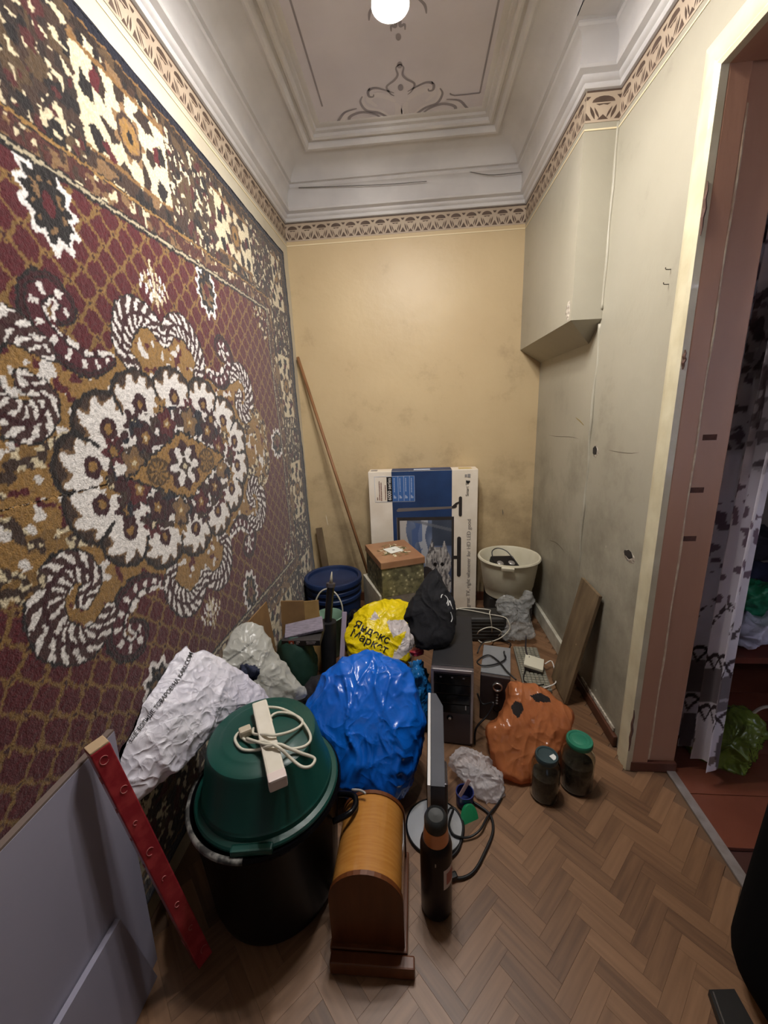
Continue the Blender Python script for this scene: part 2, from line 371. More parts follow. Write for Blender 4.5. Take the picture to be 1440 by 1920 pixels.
# scuffs and cracks
m_scuff=M('scuff','6f685a',.9); m_scuff2=M('scratch_pale','dcd2b8',.8)
def scuff(pts,fn,r,mat,parent,off):
    P=[Vector(fn(x,y))+Vector(off) for x,y in pts]; build(MB().tube(P,r,5,4,rad=lambda t:.35+.65*math.sin(PI*t)),'scuff',mat,parent)
onR=lambda x,y:onx(x,y,XR); onB=lambda x,y:ony(x,y,YBK)
scuff([(1026,1013),(1040,1016),(1052,1026),(1062,1042)],onR,.004,m_scuff,wall_right,(0.002,0,0))
scuff([(1010,812),(1040,818),(1075,820),(1100,832)],onR,.003,m_scuff,wall_right,(.002,0,0))
scuff([(1125,840),(1150,846),(1185,850),(1222,845)],onR,.003,m_scuff,wall_right,(.002,0,0))
scuff([(1075,780),(1088,790),(1098,802)],onR,.005,M('scuff_ochre','8a7a4c',.9),wall_right,(.003,0,0))
scuff([(612,995),(640,990),(662,996),(682,1000)],onB,.008,M('scuff_soft','9a8a6c',.9),wall_back,(0,.006,0))
scuff([(610,962),(613,975),(616,990)],onB,.005,m_scuff2,wall_back,(0,.003,0))
scuff([(940,952),(943,960),(942,970)],onB,.006,m_scuff,wall_back,(0,.004,0))
# bent nails by the door trim
for px,py in ((1258,505),(1254,533)):
    p=onx(px,py,XR); build(MB().tube([p,p+Vector((-.018,-.003,0)),p+Vector((-.02,-.004,.006))],.0014,6,2),'nail',M('nail_iron','3a322c',.5,.8),wall_right)

# ---- painted frieze on all walls
FZ0,FZ1=2.655,2.765
def frieze(parent,A,B,inward):
    A=Vector(A);B=Vector(B);L=(B-A).length;d=(B-A)/L;n=Vector(inward)
    def at(s,z,o=.0): q=A+d*s+n*o; return Vector((q.x,q.y,z))
    def strip(s0,s1,z0,z1,o,th): return [at(s0,z0,o),at(s1,z0,o),at(s1,z1,o),at(s0,z1,o)]
    build(MB().poly(strip(0,L,FZ0,FZ1,.0005,0),.0015,n),'frieze_band',m_band,parent)
    build(MB().poly(strip(0,L,FZ0-.028,FZ0-.022,.0005,0),.002,n),'frieze_line',m_line,parent)
    build(MB().poly(strip(0,L,FZ1-.006,FZ1,.002,0),.001,n),'frieze_line',m_sten,parent)
    N=max(1,round(L/.1)); u=L/N; mb=MB(); o=.0026; zb=FZ0+.008; hh=.082
    for k in range(N):
        def q(x,y): return at((k+x)*u,zb+y*hh,o)
        def leaf(x0,y0,x1,y1,w):
            a=[];b=[]
            for i in range(7):
                t=i/6; x=x0+(x1-x0)*t;y=y0+(y1-y0)*t; ww=w*math.sin(PI*t); a.append((x-ww,y));b.append((x+ww,y))
            mb.poly([q(*p) for p in a+b[::-1][1:-1]])
        # cap, split by a pale bar
        cap=[(.5+.33*math.cos(a),.74+.26*math.sin(a)) for a in np.linspace(0,PI,9)]
        mb.poly([q(*p) for p in cap])
        mb.poly([q(.22,.70),q(.36,.64),q(.5,.68),q(.64,.64),q(.78,.70),q(.7,.57),q(.5,.52),q(.3,.57)]) if False else None
        mb.poly([q(.28,.68),q(.72,.68),q(.62,.6),q(.5,.64),q(.38,.6)])
        for x in (0,1):
            s=1 if x==0 else -1
            mb.poly([q(x,1),q(x,.84),q(x+s*.05,.86),q(x+s*.13,1)])
            mb.poly([q(x,.34),q(x,.0),q(x+s*.17,.0)])
        leaf(.27,.02,.12,.6,.05); leaf(.40,.05,.24,.55,.035)
        leaf(.73,.02,.88,.6,.05); leaf(.60,.05,.76,.55,.035)
        mb.poly([q(.34,0),q(.66,0),q(.5,.22)])
    build(mb,'frieze_stencil',m_sten,parent)
frieze(wall_left,(XL,YREAR,0),(XL,YBK,0),(1,0,0)); frieze(wall_back,(XL,YBK,0),(XB,YBK,0),(0,-1,0))
frieze(wall_right,(XB,YBK,0),(XB,YB,0),(-1,0,0)); frieze(wall_right,(XB,YB,0),(XR,YB,0),(0,-1,0)); frieze(wall_right,(XR,YB,0),(XR,YREAR,0),(-1,0,0))

# ---- cornice: profile swept along the walls with mitred corners
def sweep_path(path,prof,closed=False):
    """path: plan points walked with the room on the right-hand side; prof: (offset into room, z)"""
    P=[Vector((x,y)) for x,y in path]; n=len(P); mb=MB(); rows=[]
    for i in range(n):
        def nrm(a,b): d=(b-a).normalized(); return Vector((d.y,-d.x))
        if i==0: m=nrm(P[0],P[1])
        elif i==n-1: m=nrm(P[-2],P[-1])
        else:
            n1,n2=nrm(P[i-1],P[i]),nrm(P[i],P[i+1]); m=(n1+n2)/max(.2,(1+n1.dot(n2)))
        rows.append([(P[i].x+m.x*o,P[i].y+m.y*o,z) for o,z in prof])
    k=len(prof); vs=[p for r in rows for p in r]; fs=[]
    for i in range(n-1):
        for j in range(k-1): fs.append((i*k+j,(i+1)*k+j,(i+1)*k+j+1,i*k+j+1))
    return mb.add(vs,fs)
low=[(0,2.765),(.012,2.768),(.016,2.775),(.016,2.785),(.024,2.79),(.03,2.80),(.03,2.806),(.05,2.815),(.054,2.825),(.05,2.835),(.046,2.87),(.05,2.91),(.06,2.925),(.074,2.932),(.078,2.94),(.076,2.95),(.09,2.953)]
cove=[(.09+.13*(1-math.cos(t)),2.955+.085*math.sin(t)) for t in np.linspace(0,PI/2,9)]
up=[(.09,2.953)]+cove+[(.225,3.036),(.235,3.03),(.248,3.032),(.255,3.045),(.258,3.06),(.27,3.062),(.276,3.054),(.288,3.052),(.298,3.06),(.30,3.075),(.315,3.08),(.32,3.09),(.335,3.092),(.345,ZC)]
pl=[(XL,YREAR),(XL,YBK),(XB,YBK),(XB,YB),(XR,YB),(XR,YREAR)]
build(sweep_path(pl,low),'trim_1',m_white,kind='structure',auto=AUTO)
trim2=build(sweep_path([(XL,YREAR),(XL,YBK),(XB,YBK),(XB,YREAR)],up),'trim_2',m_white,kind='structure',auto=AUTO)
build(MB().poly([(XB-.085,YREAR,2.951),(XR-.088,YREAR,2.951),(XR-.088,YB-.09,2.951),(XB-.085,YB-.09,2.951)],.004,(0,0,1)),'cornice_filler',m_white,trim2)
build(MB().corners(XL-.12,XR+WT,YREAR-.12,YBK+.12,ZC,ZC+.1),'ceiling',m_ceil,kind='structure')
ceiling=bpy.data.objects['ceiling']
# fine cracks in the cornice
mb=MB(); zz=lambda x:0
for pts in ([(846,318),(880,322),(915,328),(950,326),(985,322)],[(560,352),(640,349),(720,346),(800,340)]):
    mb.tube([ony(x,y,YBK-.073) for x,y in pts],.0022,4,3)
build(mb,'crack',M('crack_dark','6f6a66',.9),bpy.data.objects['trim_1'])

# ---- ceiling painting
m_orn=M('ceiling_paint_grey','8f8a93',.8,col2='9d98a0',vscale=8); m_orn2=M('ceiling_paint_pale','dedae0',.8)
def ribbon(mb,pts,w,z,taper=True,n=6,to3=None):
    P=cat([Vector((x,y,0)) for x,y in pts],n); N=len(P); a=[];b=[]
    for i in range(N):
        t=(P[min(i+1,N-1)]-P[max(i-1,0)]).normalized(); s=Vector((-t.y,t.x,0)); ww=w*(.35+.65*math.sin(PI*min(1,max(0,i/(N-1))))) if taper else w
        a.append(P[i]+s*ww);b.append(P[i]-s*ww)
    vs=[(p.x,p.y,z) for p in a+b]; mb.add(vs,[(i,i+1,N+i+1,N+i) for i in range(N-1)])
def cpx(*pts): return [tuple(onz(x,y,ZC)[:2]) for x,y in pts]
mbd=MB(); mbl=MB(); zc=ZC-.0012
mx0,mx1=-.46,.37; ymid=1.45; ytop=2.56
for seg in ([(mx0,ytop-.02),(mx0,.35)],[(mx1,ytop),(mx1,.35)],[(mx1,ytop),(mx1-.13,ytop),(mx1-.155,ytop-.02)]):
    ribbon(mbd,seg,.0045,zc,False,2)
cx=-.04
def mirror(pts): return [(2*cx-x,y) for x,y in pts]
def both(mb,pts,w,z=zc):
    q=[(cx+x,y) for x,y in pts]; ribbon(mb,q,w,z); ribbon(mb,mirror(q),w,z)
# (x from the axis, y)
YT=2.74
both(mbd,[(0,2.33),(.018,2.35),(.012,2.39),(.03,2.42),(.07,2.455),(.055,2.50),(.035,2.52)],.006)
both(mbd,[(.035,2.50),(.08,2.475),(.13,2.455),(.165,2.47),(.165,2.505),(.145,2.51),(.14,2.495)],.007)
both(mbd,[(.165,2.47),(.155,2.45)],.004)
both(mbd,[(.2,2.50),(.215,2.54),(.19,2.60),(.12,2.63),(.05,2.70),(.03,2.73)],.008)
both(mbd,[(.10,2.70),(.14,2.64),(.22,2.61),(.29,2.64),(.28,2.70),(.22,2.71)],.009)
both(mbd,[(.10,2.72),(.17,2.68),(.25,2.66)],.006)
both(mbd,[(.04,2.735),(.08,2.755),(.12,2.735),(.11,2.715),(.085,2.72)],.007)
both(mbd,[(.24,2.58),(.31,2.60),(.36,2.66),(.40,2.67)],.007)
both(mbl,[(.19,2.49),(.203,2.54),(.18,2.59),(.11,2.62),(.045,2.69)],.012,ZC-.0008)
both(mbl,[(.25,2.60),(.30,2.615),(.345,2.665),(.38,2.675)],.016,ZC-.0008)
both(mbl,[(.09,2.74),(.15,2.69),(.22,2.65),(.27,2.66)],.018,ZC-.0008)
both(mbl,[(0.0,2.73),(.02,2.68),(.015,2.62),(.03,2.57)],.02,ZC-.0008)
both(mbl,[(.03,2.56),(.08,2.52),(.13,2.50),(.17,2.53),(.13,2.58)],.018,ZC-.0008)
for y,r in ((2.335,.013),(2.19,.012),(2.47,.014)):
    mbd.poly([(cx+r*math.cos(a),y+1.5*r*math.sin(a),zc) for a in np.linspace(0,2*PI,13)[:-1]])
both(mbd,[(.03,2.16),(.028,2.135),(.01,2.14),(.012,2.10),(.03,2.06),(.05,2.02)],.007)
both(mbd,[(.07,2.02),(.11,2.06),(.12,2.10)],.006)
# rosette around the lamp
for k in range(12):
    a=2*PI*k/12; c0=(cx,1.62)
    ribbon(mbd,[(c0[0]+r*math.cos(a+t),c0[1]+r*math.sin(a+t)) for r,t in ((.12,0),(.2,.1),(.29,.05),(.33,-.05),(.29,-.12))],.008,zc)
build(mbl,'painted_ornament',m_orn2,ceiling); build(mbd,'painted_ornament',m_orn,ceiling)

# ---- floor: printed parquet laid as herringbone strips
m_under=M('floor_under','5f4633',.6,col2='69503b',vscale=9)
floor=build(MB().corners(XL-.12,1.02,YREAR-.12,YBK+.12,-.06,-.003),'floor',m_under,kind='structure')
def mat_strip():
    m=bpy.data.materials.new('parquet_strip'); m.use_nodes=True; nt=m.node_tree; b=nt.nodes['Principled BSDF']; b.inputs['Roughness'].default_value=.42; b.inputs['Specular IOR Level'].default_value=.45
    oi=nt.nodes.new('ShaderNodeObjectInfo'); tc=nt.nodes.new('ShaderNodeTexCoord'); mp=nt.nodes.new('ShaderNodeMapping'); mp.inputs['Scale'].default_value=(4,60,4)
    vm=nt.nodes.new('ShaderNodeVectorMath'); vm.operation='ADD'; nt.links.new(tc.outputs['Object'],mp.inputs[0]); nt.links.new(mp.outputs[0],vm.inputs[0])
    mul=nt.nodes.new('ShaderNodeMath'); mul.operation='MULTIPLY'; mul.inputs[1].default_value=77; nt.links.new(oi.outputs['Random'],mul.inputs[0]); nt.links.new(mul.outputs[0],vm.inputs[1])
    n=nt.nodes.new('ShaderNodeTexNoise'); n.inputs['Scale'].default_value=1.2; n.inputs['Detail'].default_value=5; nt.links.new(vm.outputs[0],n.inputs['Vector'])
    mm=nt.nodes.new('ShaderNodeMath'); mm.operation='MULTIPLY_ADD'; mm.inputs[1].default_value=.36; nt.links.new(oi.outputs['Random'],mm.inputs[0])
    m2=nt.nodes.new('ShaderNodeMath'); m2.operation='MULTIPLY'; m2.inputs[1].default_value=.6; nt.links.new(n.outputs['Fac'],m2.inputs[0]); nt.links.new(m2.outputs[0],mm.inputs[2])
    r=nt.nodes.new('ShaderNodeValToRGB'); e=r.color_ramp.elements; e[0].position=.15; e[0].color=(*lin('4e3626'),1); e[1].position=.85; e[1].color=(*lin('8a684c'),1)
    x=e.new(.5); x.color=(*lin('75563d'),1); nt.links.new(mm.outputs[0],r.inputs[0]); nt.links.new(r.outputs[0],b.inputs['Base Color']); return m
m_strip=mat_strip(); SL,SW=.180,.045; gap=.0002
def strip_mesh(name):
    b=MB().box((0,0,-.0015),(SL-gap,SW-gap,.003),None,.0003,1); me=bpy.data.meshes.new(name); me.from_pydata(b.v,[],b.f); me.materials.append(m_strip); return me
me_s=strip_mesh('parquet_strip'); spots=[]
r2=math.sqrt(2); x00,y00=.11,.62
for k in range(-80,120):
    for j in range(-14,18):
        for typ in (0,1):
            a,b=(SL/2,SW/2) if typ==0 else (SW/2,SW+SL/2)
            a+=k*SW+j*SL; b+=k*SW-j*SL
            X=(a-b)/r2+x00; Y=(a+b)/r2+y00
            lim=1.0 if .5<Y<1.42 else .86
            if -.84<X<lim-.02 and .45<Y<2.97: spots.append((X,Y,PI/4 if typ==0 else 3*PI/4))
def seen(s):
    X,Y,_=s; v=Vector((X,Y,0))-EYE; d=v.dot(FWD); px=720+FPX*v.dot(RIGHT)/d; py=960-FPX*v.dot(UP)/d
    if not(-30<px<1470 and py<1980): return 9
    hidden=0
    if X<.02 and Y>.95: hidden=3
    if X<-.3 and .72<Y<1.3: hidden=3
    if X>.02 and Y>1.9: hidden=1.5
    return Y+hidden
spots.sort(key=seen)
for s in spots[:300]:
    o=bpy.data.objects.new('strip',me_s); COL.objects.link(o); o.location=(s[0],s[1],0); o.rotation_euler=(0,0,s[2]); o.parent=floor; o.location-=floor.location
mb=MB()
for s in spots[300:]: mb.box((s[0],s[1],-.0015),(SL-gap,SW-gap,.003),rotm(0,0,s[2]))
build(mb,'strips',M('parquet_far','75563d',.42,col2='5d412e',vscale=14,stretch=(1,1,1)),floor,kind='stuff')

# ---- door opening: cream casing, brown-pink jamb, threshold
m_cas=M('casing_cream_gloss','d6cdb0',.28,col2='c2b798',vscale=7,bump=.25,bscale=22,coat=.2)
m_jamb=M('jamb_brown_pink','b98c70',.42,col2='a97c62',vscale=4,bump=.2,bscale=30,stretch=(1,1,.3))
m_worn=M('worn_edge','e2d4b4',.35,col2='c9ab8c',vscale=30)
d1=thing('door_1',None,None,(XR,DOOR_FAR,0)); d1['kind']='structure'
def casing(y0,y1,z0,z1):
    s=1 if y1>y0 else -1
    return [(XR,y0),(XR-.022,y0),(XR-.026,y0+s*.012),(XR-.020,y0+s*.022),(XR-.024,y0+s*.032),(XR-.024,y0+s*.058),(XR-.016,y0+s*.064),(XR-.018,y0+s*.08),(XR-.008,y1),(XR,y1)]
CF=DOOR_FAR-.03; prof=casing(CF,CF+.10,0,0); mb=MB(); n=len(prof)
vs=[(x,y,0.0) for x,y in prof]+[(x,y,DOOR_H-.025+(y-CF)) for x,y in prof]
mb.add(vs,[(i,(i+1)%n,n+(i+1)%n,n+i) for i in range(n)]+[tuple(range(n)),tuple(range(n,2*n))])
build(mb,'casing_upright',m_cas,d1,auto=AUTO)
prof2=[(x,(y-CF)) for x,y in prof]; mb=MB()
vs=[(x,CF+h,DOOR_H-.025+h) for x,h in prof2]+[(x,DOOR_NEAR+.03-h,DOOR_H-.025+h) for x,h in prof2]
mb.add(vs,[(i,(i+1)%n,n+(i+1)%n,n+i) for i in range(n)]+[tuple(range(n)),tuple(range(n,2*n))])
build(mb,'casing_head',m_cas,d1,auto=AUTO)
build(MB().corners(XR-.022,XR,DOOR_NEAR-.09,DOOR_NEAR,0,DOOR_H),'casing_upright',m_cas,d1)
jx0=XR; jx1=XR+WT
build(MB().corners(jx0,XR+.062,DOOR_FAR-.03,DOOR_FAR+.002,.0,DOOR_H,.004),'jamb_board',m_jamb,d1)
build(MB().corners(XR+.066,jx1+.004,DOOR_FAR-.018,DOOR_FAR+.002,.0,DOOR_H,.003),'jamb_board',m_jamb,d1)
mb=MB(); mb.tube([(XR+.064+.0018*math.sin(i*1.9),DOOR_FAR-.024+.001*math.sin(i*3.1),.06+i*.118) for i in range(20)],.0062,6,3); build(mb,'worn_bead',m_worn,d1,smooth=True)
build(MB().corners(jx0,jx1+.004,DOOR_NEAR,DOOR_FAR-.03,DOOR_H-.025,DOOR_H),'jamb_head',m_jamb,d1)
build(MB().corners(jx0,jx1+.004,DOOR_NEAR,DOOR_NEAR+.03,0,DOOR_H-.025),'jamb_board',m_jamb,d1)
build(MB().corners(jx0-.004,jx1+.006,DOOR_FAR-.034,DOOR_FAR+.0,0,.045,.003),'plinth_block',M('plinth_brown','5a3325',.5),d1)
m_patch=M('bare_wood_patch','4a2c22',.8,col2='6b4436',vscale=40)
for px,py in ((1331,820),(1307,919),(1293,1010)):
    p=ony(px,py,DOOR_FAR-.019); build(MB().box(p,(.044,.002,.019),None,.0008),'hinge_patch',m_patch,d1)
for z0,z1,xx in ((1.98,2.12,XR-.016),(1.6,1.66,XR-.014),(.1,.3,XR-.02)):   # chipped paint on the casing edge
    mb=MB(); mb.tube([(xx+.002*math.sin(i*2.7),DOOR_FAR-.031,z0+(z1-z0)*i/6) for i in range(7)],.004,5,2,rad=lambda t:.4+math.sin(PI*t)); build(mb,'paint_chip',M('chip_brown','63463a',.7),d1)
th=onz(1250,1433); th2=onz(1406,1676)
m_thr=M('threshold_metal','a39a96',.35,.4,col2='8b817c',vscale=20,bump=.1)
build(MB().poly([(1.055,1.46,.001),(1.022,1.46,.001),(.985,.5,.001),(1.022,.5,.001)],.007,(0,0,1)),'threshold',m_thr,d1)
# ---- skirting boards
m_skw=M('skirting_white','c9c5b6',.5,col2='a9a391',vscale=12); m_skb=M('skirting_brown','5b3524',.45,col2='402619',vscale=9)
build(MB().corners(XR-.022,XR,2.03,YBK,0,.10,.004),'baseboard_right',m_skw,kind='structure')
build(MB().corners(XR-.02,XR,DOOR_FAR+.09,2.02,0,.055,.006),'baseboard_2',m_skb,kind='structure')
build(MB().corners(XL,XB+.1,YBK-.02,YBK,0,.07,.004),'baseboard_back',m_skb,kind='structure')
b2=bpy.data.objects['baseboard_2']
build(MB().corners(XR-.009,XR,DOOR_FAR+.12,1.93,.055,.075,.003),'plaster_strip',m_chip,b2)

# ================================================================== NEXT ROOM
RX=3.4
m_room2=M('next_room_paint','8c8078',.7,col2='7c7068',vscale=2)
build(MB().corners(XR+WT,RX,YBK,YBK+.12,0,ZC+.1),'wall_next_back',m_room2,kind='structure')
build(MB().corners(RX,RX+.12,-.6,YBK+.12,0,ZC+.1),'wall_next_far',m_room2,kind='structure')
build(MB().corners(XR+WT,1.7,-.72,-.6,0,ZC+.1).corners(3.1,RX+.12,-.72,-.6,0,ZC+.1).corners(1.7,3.1,-.72,-.6,0,.9).corners(1.7,3.1,-.72,-.6,2.4,ZC+.1),'wall_next_near',m_room2,kind='structure')
build(MB().corners(1.7,1.76,-.7,-.65,.9,2.4).corners(3.04,3.1,-.7,-.65,.9,2.4).corners(2.37,2.43,-.7,-.65,.96,2.34).corners(1.76,3.04,-.7,-.65,.9,.96).corners(1.76,3.04,-.7,-.65,2.34,2.4),'window_2',MATS['window_paint'],kind='structure')
build(MB().corners(XR+WT,RX+.12,-.72,YBK+.12,ZC,ZC+.1),'ceiling_next',m_white,kind='structure')
f2=build(MB().corners(1.021,RX,-.6,YBK,-.06,-.012),'floor_next',M('floor2_base','3c1d15',.6),kind='structure')
m_red=M('painted_boards_red_brown','70402f',.22,col2='613527',vscale=4,bump=.1,bscale=18,coat=.3)
for k in range(6):
    y0=2.32-.2*k-.2
    build(MB().corners(1.021 if y0<1.45 and y0+.2<1.47 else XR+WT,2.6,y0+.0012,y0+.1988,-.012,.004,.002),'plank',m_red,f2)

# ---- curtain hanging on the far side of the doorway
def curtain_xyz(U,V):
    # U 0..1 across, V 0..1 up
    y=1.645-.285*U+.02*np.sin(V*5)*U; z=.02+.05*U+2.55*V
    fold=.030*np.sin(U*2*PI*3.6+.7+.5*np.sin(V*2.5))+.010*np.sin(U*2*PI*8+V*4)
    y=y+.012*np.sin(U*2*PI*3.6+2)*1
    return np.stack([1.155+fold,y,z],1)
def curtain_paint(U,V):
    n=len(U); c=np.tile(np.array([238,234,242.]),(n,1)); z=.02+2.55*V; u=U*.75   # cloth width in metres (gathered)
    dk=np.array([60,48,52.]); md=np.array([108,98,102.])
    def put(m,k,a=1): c[m]=c[m]*(1-a)+np.asarray(k)*a
    # dark bands and lattice near the hem
    per=.105; ph=(u/per)%1
    band=(z>.29)&(z<.44); put(band,md,.8)
    for zc_,hh in ((.47,.045),(.24,.05)):
        for sft in (0,.5):
            a=np.abs(((ph+sft)%1)-.5)*2
            d=np.abs(z-(zc_+hh*(.7-1.4*a**2))); put(d<.010,dk,.9)
    put((z>.20)&(z<.21)&False,dk)
    tri=np.abs(((ph+.2)%1)-.5)*2; put((np.abs(z-.33-.012*tri)<.007)&(((u/.21)%1)<.5),[205,200,208],.8)
    put((z<.19)&(np.abs(((u/.15)%1)-.5)*.15<.03-.14*np.abs(z-.11)),dk,.7); put((z<.14)&(((u-.05)/.19%1-.5)**2*.036+(z-.07)**2<.0004),[90,70,60],.7)
    # garland
    g=.66+.05*np.cos(u*2*PI/.2); put((np.abs(z-g)<.016)&(vnoise(u,z,90,3)>.42),dk,.8)
    # scattered sprigs and big shaded flowers higher up
    s1=(vnoise(u,z,38,5)>.70)&(vnoise(u,z,7,6)>.5)&(z>.72); put(s1,[95,72,88],.75)
    bm_=np.clip((vnoise(u,z,5.5,8)*.75+vnoise(u,z,16,18)*.25-.40)/.2,0,1)*np.clip((z-1.1)/.25,0,1); a_=(bm_*.62)[:,None]; c[:]=c*(1-a_)+md*a_
    big=bm_>.45; put(big&(vnoise(u,z,30,9)>.58),dk,.65); put(big&(vnoise(u,z,42,19)>.62),md*.8,.6); put(big&(vnoise(u,z,24,12)>.72),[190,184,192],.6)
    return c
m_curt=mat_vcol('curtain_print',.8,0,trans_mix=.45)
grid_vcol('curtain',(0,1),(0,1),150,420,curtain_xyz,curtain_paint,m_curt,label='white sheer curtain printed with dark flowers hanging in the doorway',cat_='curtain',smooth=True)
build(MB().tube([(1.155,.35,2.62),(1.155,1.7,2.62)],.012,10,1),'curtain_rod',M('rod','5b4a3c',.4),label='thin rod above the doorway carrying the flowered curtain',cat_='curtain rod')

# ---- things lying about in the next room
m_dark=M('dark_wood','3a211a',.4,col2='2c1813',vscale=6); m_shelf=M('shelf_red_brown','6a3526',.35,col2='57291d',vscale=5)
tb=thing('table','reddish brown low table piled with bags in the next room',"table",(1.95,2.25,0))
build(MB().corners(1.42,2.45,1.83,2.75,.235,.27,.004),'table_top',m_shelf,tb)
for x in (1.47,2.4):
    for y in (1.88,2.7): build(MB().corners(x-.025,x+.025,y-.025,y+.025,.005,.235),'leg',m_dark,tb)
wd=thing('cabinet','tall dark cabinet standing beyond the curtain in the next room','cabinet',(1.25,2.3,0))
build(MB().corners(1.08,1.27,1.9,2.8,.005,1.02,.004),'body',m_dark,wd)
for yy in (1.92,2.36): build(MB().corners(1.27,1.282,yy,yy+.42,.05,1.0,.003),'door',m_dark,wd)
def heap(name,label,cat_,c,r,mat,seed,amp=.05,sc=9,flatb=True):
    b=bmesh.new(); bmesh.ops.create_icosphere(b,subdivisions=4,radius=1)
    for v in b.verts: v.co=Vector((v.co.x*r[0],v.co.y*r[1],v.co.z*r[2]))+Vector(c)
    me=bpy.data.meshes.new(name); b.to_mesh(me); b.free(); crumple(me,amp,sc,seed=seed,clampz=c[2]-r[2]*.8)
    return finish(name,me,mat,None,label,cat_,None,None,True)
m_blackc=M('black_cloth','15141a',.9,col2='1f1e26',vscale=10,bump=.3,bscale=30)
m_navyc=M('navy_cloth','1c2236',.9,col2='262c44',vscale=10,bump=.3,bscale=30)
heap('clothes_heap','heap of black clothes on the far table','clothes',(1.82,2.25,.74),(.15,.15,.13),m_blackc,3,.05)
heap('clothes_heap','navy blue cloth bundle on the far table behind the curtain','clothes',(1.93,2.2,.43),(.16,.16,.20),m_navyc,4,.05)
heap('cushion','bright magenta cloth cushion beyond the curtain','cushion',(1.55,2.26,.46),(.12,.13,.23),M('magenta_cloth','8a1f55',.8,col2='6d1743',vscale=8),5,.03)
heap('cushion','orange-brown pillow on top of the dark heap beyond the curtain','cushion',(1.53,2.30,.74),(.10,.10,.06),M('orange_cloth','b5793e',.8),6,.02)
heap('plastic_bag','shiny green plastic bag on the table in the next room','bag',(1.70,2.0,.515),(.10,.09,.10),M('green_film','1f7a52',.25,col2='2b8d63',vscale=9,bump=.4,bscale=24,ridged=True),7,.05,12)
heap('plastic_bag','crumpled white plastic bag below the green one in the next room','bag',(1.69,1.96,.335),(.15,.11,.08),M('white_film','c9c7d6',.35,col2='b4b2c6',vscale=9,bump=.4,bscale=24,ridged=True),8,.05,12)
o,_,_=pillow('plastic_bag',[(1290,1400),(1340,1340),(1385,1325),(1425,1345),(1440,1372),(1425,1415),(1385,1450),(1350,1465),(1318,1450)],onz(1350,1440,.03)+Vector((.10,.10,.03)),(-.35,-.65,.6),.09,.1,M('olive_film','56651f',.22,col2='6a7a2c',vscale=9,bump=.4,bscale=22,ridged=True),None,'olive green plastic bag on the red painted floor behind the curtain','bag',(.022,16),seed=11)
build(MB().tube([onx(1395,1368,1.42),onx(1415,1335,1.42),onx(1445,1325,1.45),onx(1480,1340,1.5)],.006,8,5),'basket_handle',M('white_plastic','d5d2cc',.4),label='white plastic handle arching behind the olive bag',cat_='handle',smooth=True)

# ================================================================== CHANDELIER
LX,LY,LZ=-.03,1.46,2.81
ch=thing('chandelier','brass chandelier with round glass globes under the painted ceiling','chandelier',(LX,LY,LZ))
m_brass=M('brass','8f7440',.3,.9)
build(MB().lathe([(.0,ZC),(.06,ZC),(.055,ZC-.02),(.02,ZC-.045),(.008,ZC-.05),(.008,LZ+.06),(.03,LZ+.05),(.035,LZ+.02),(.02,LZ-.01),(.006,LZ-.03),(0,LZ-.035)],(LX,LY,0),None,24),'stem',m_brass,ch,auto=AUTO)
m_opal=mat_film('added_cup_opal','efebe6',0.0,.3,.02,10,.45)
m_globe=M('lit_glass_globe','ffffff',.2,emit=LAMP_STRENGTH)
m_globe.node_tree.nodes['Principled BSDF'].inputs['Emission Color'].default_value=(1.0,.96,.92,1)
for k in range(5):
    a=math.radians(97+72*k); R_=.2; gx,gy=LX+R_*math.cos(a),LY+R_*math.sin(a)
    dx,dy=math.cos(a),math.sin(a)
    arm=build(MB().tube([(LX+.02*dx,LY+.02*dy,LZ+.03),(LX+.1*dx,LY+.1*dy,LZ-.01),(LX+.17*dx,LY+.17*dy,LZ+.05),(gx,gy,LZ+.085),(gx,gy,LZ+.055)],.006,8,5),'arm',m_brass,ch,smooth=True)
    build(MB().lathe([(.0,LZ+.07),(.03,LZ+.068),(.05,LZ+.05),(.058,LZ+.02),(.063,LZ-.016),(.061,LZ-.016),(.048,LZ+.045),(.0,LZ+.062)],(gx,gy,0),None,24),'added_cup',m_opal,arm,smooth=True)  # cup not seen; added and shaped to cut lamp light on ceiling and walls
    build(MB().lathe([(0,LZ-.042)]+[(.042*math.sin(t),LZ-.042*math.cos(t)) for t in np.linspace(.15,PI-.15,14)]+[(0,LZ+.042)],(gx,gy,0),None,24),'globe',m_globe,arm,smooth=True)

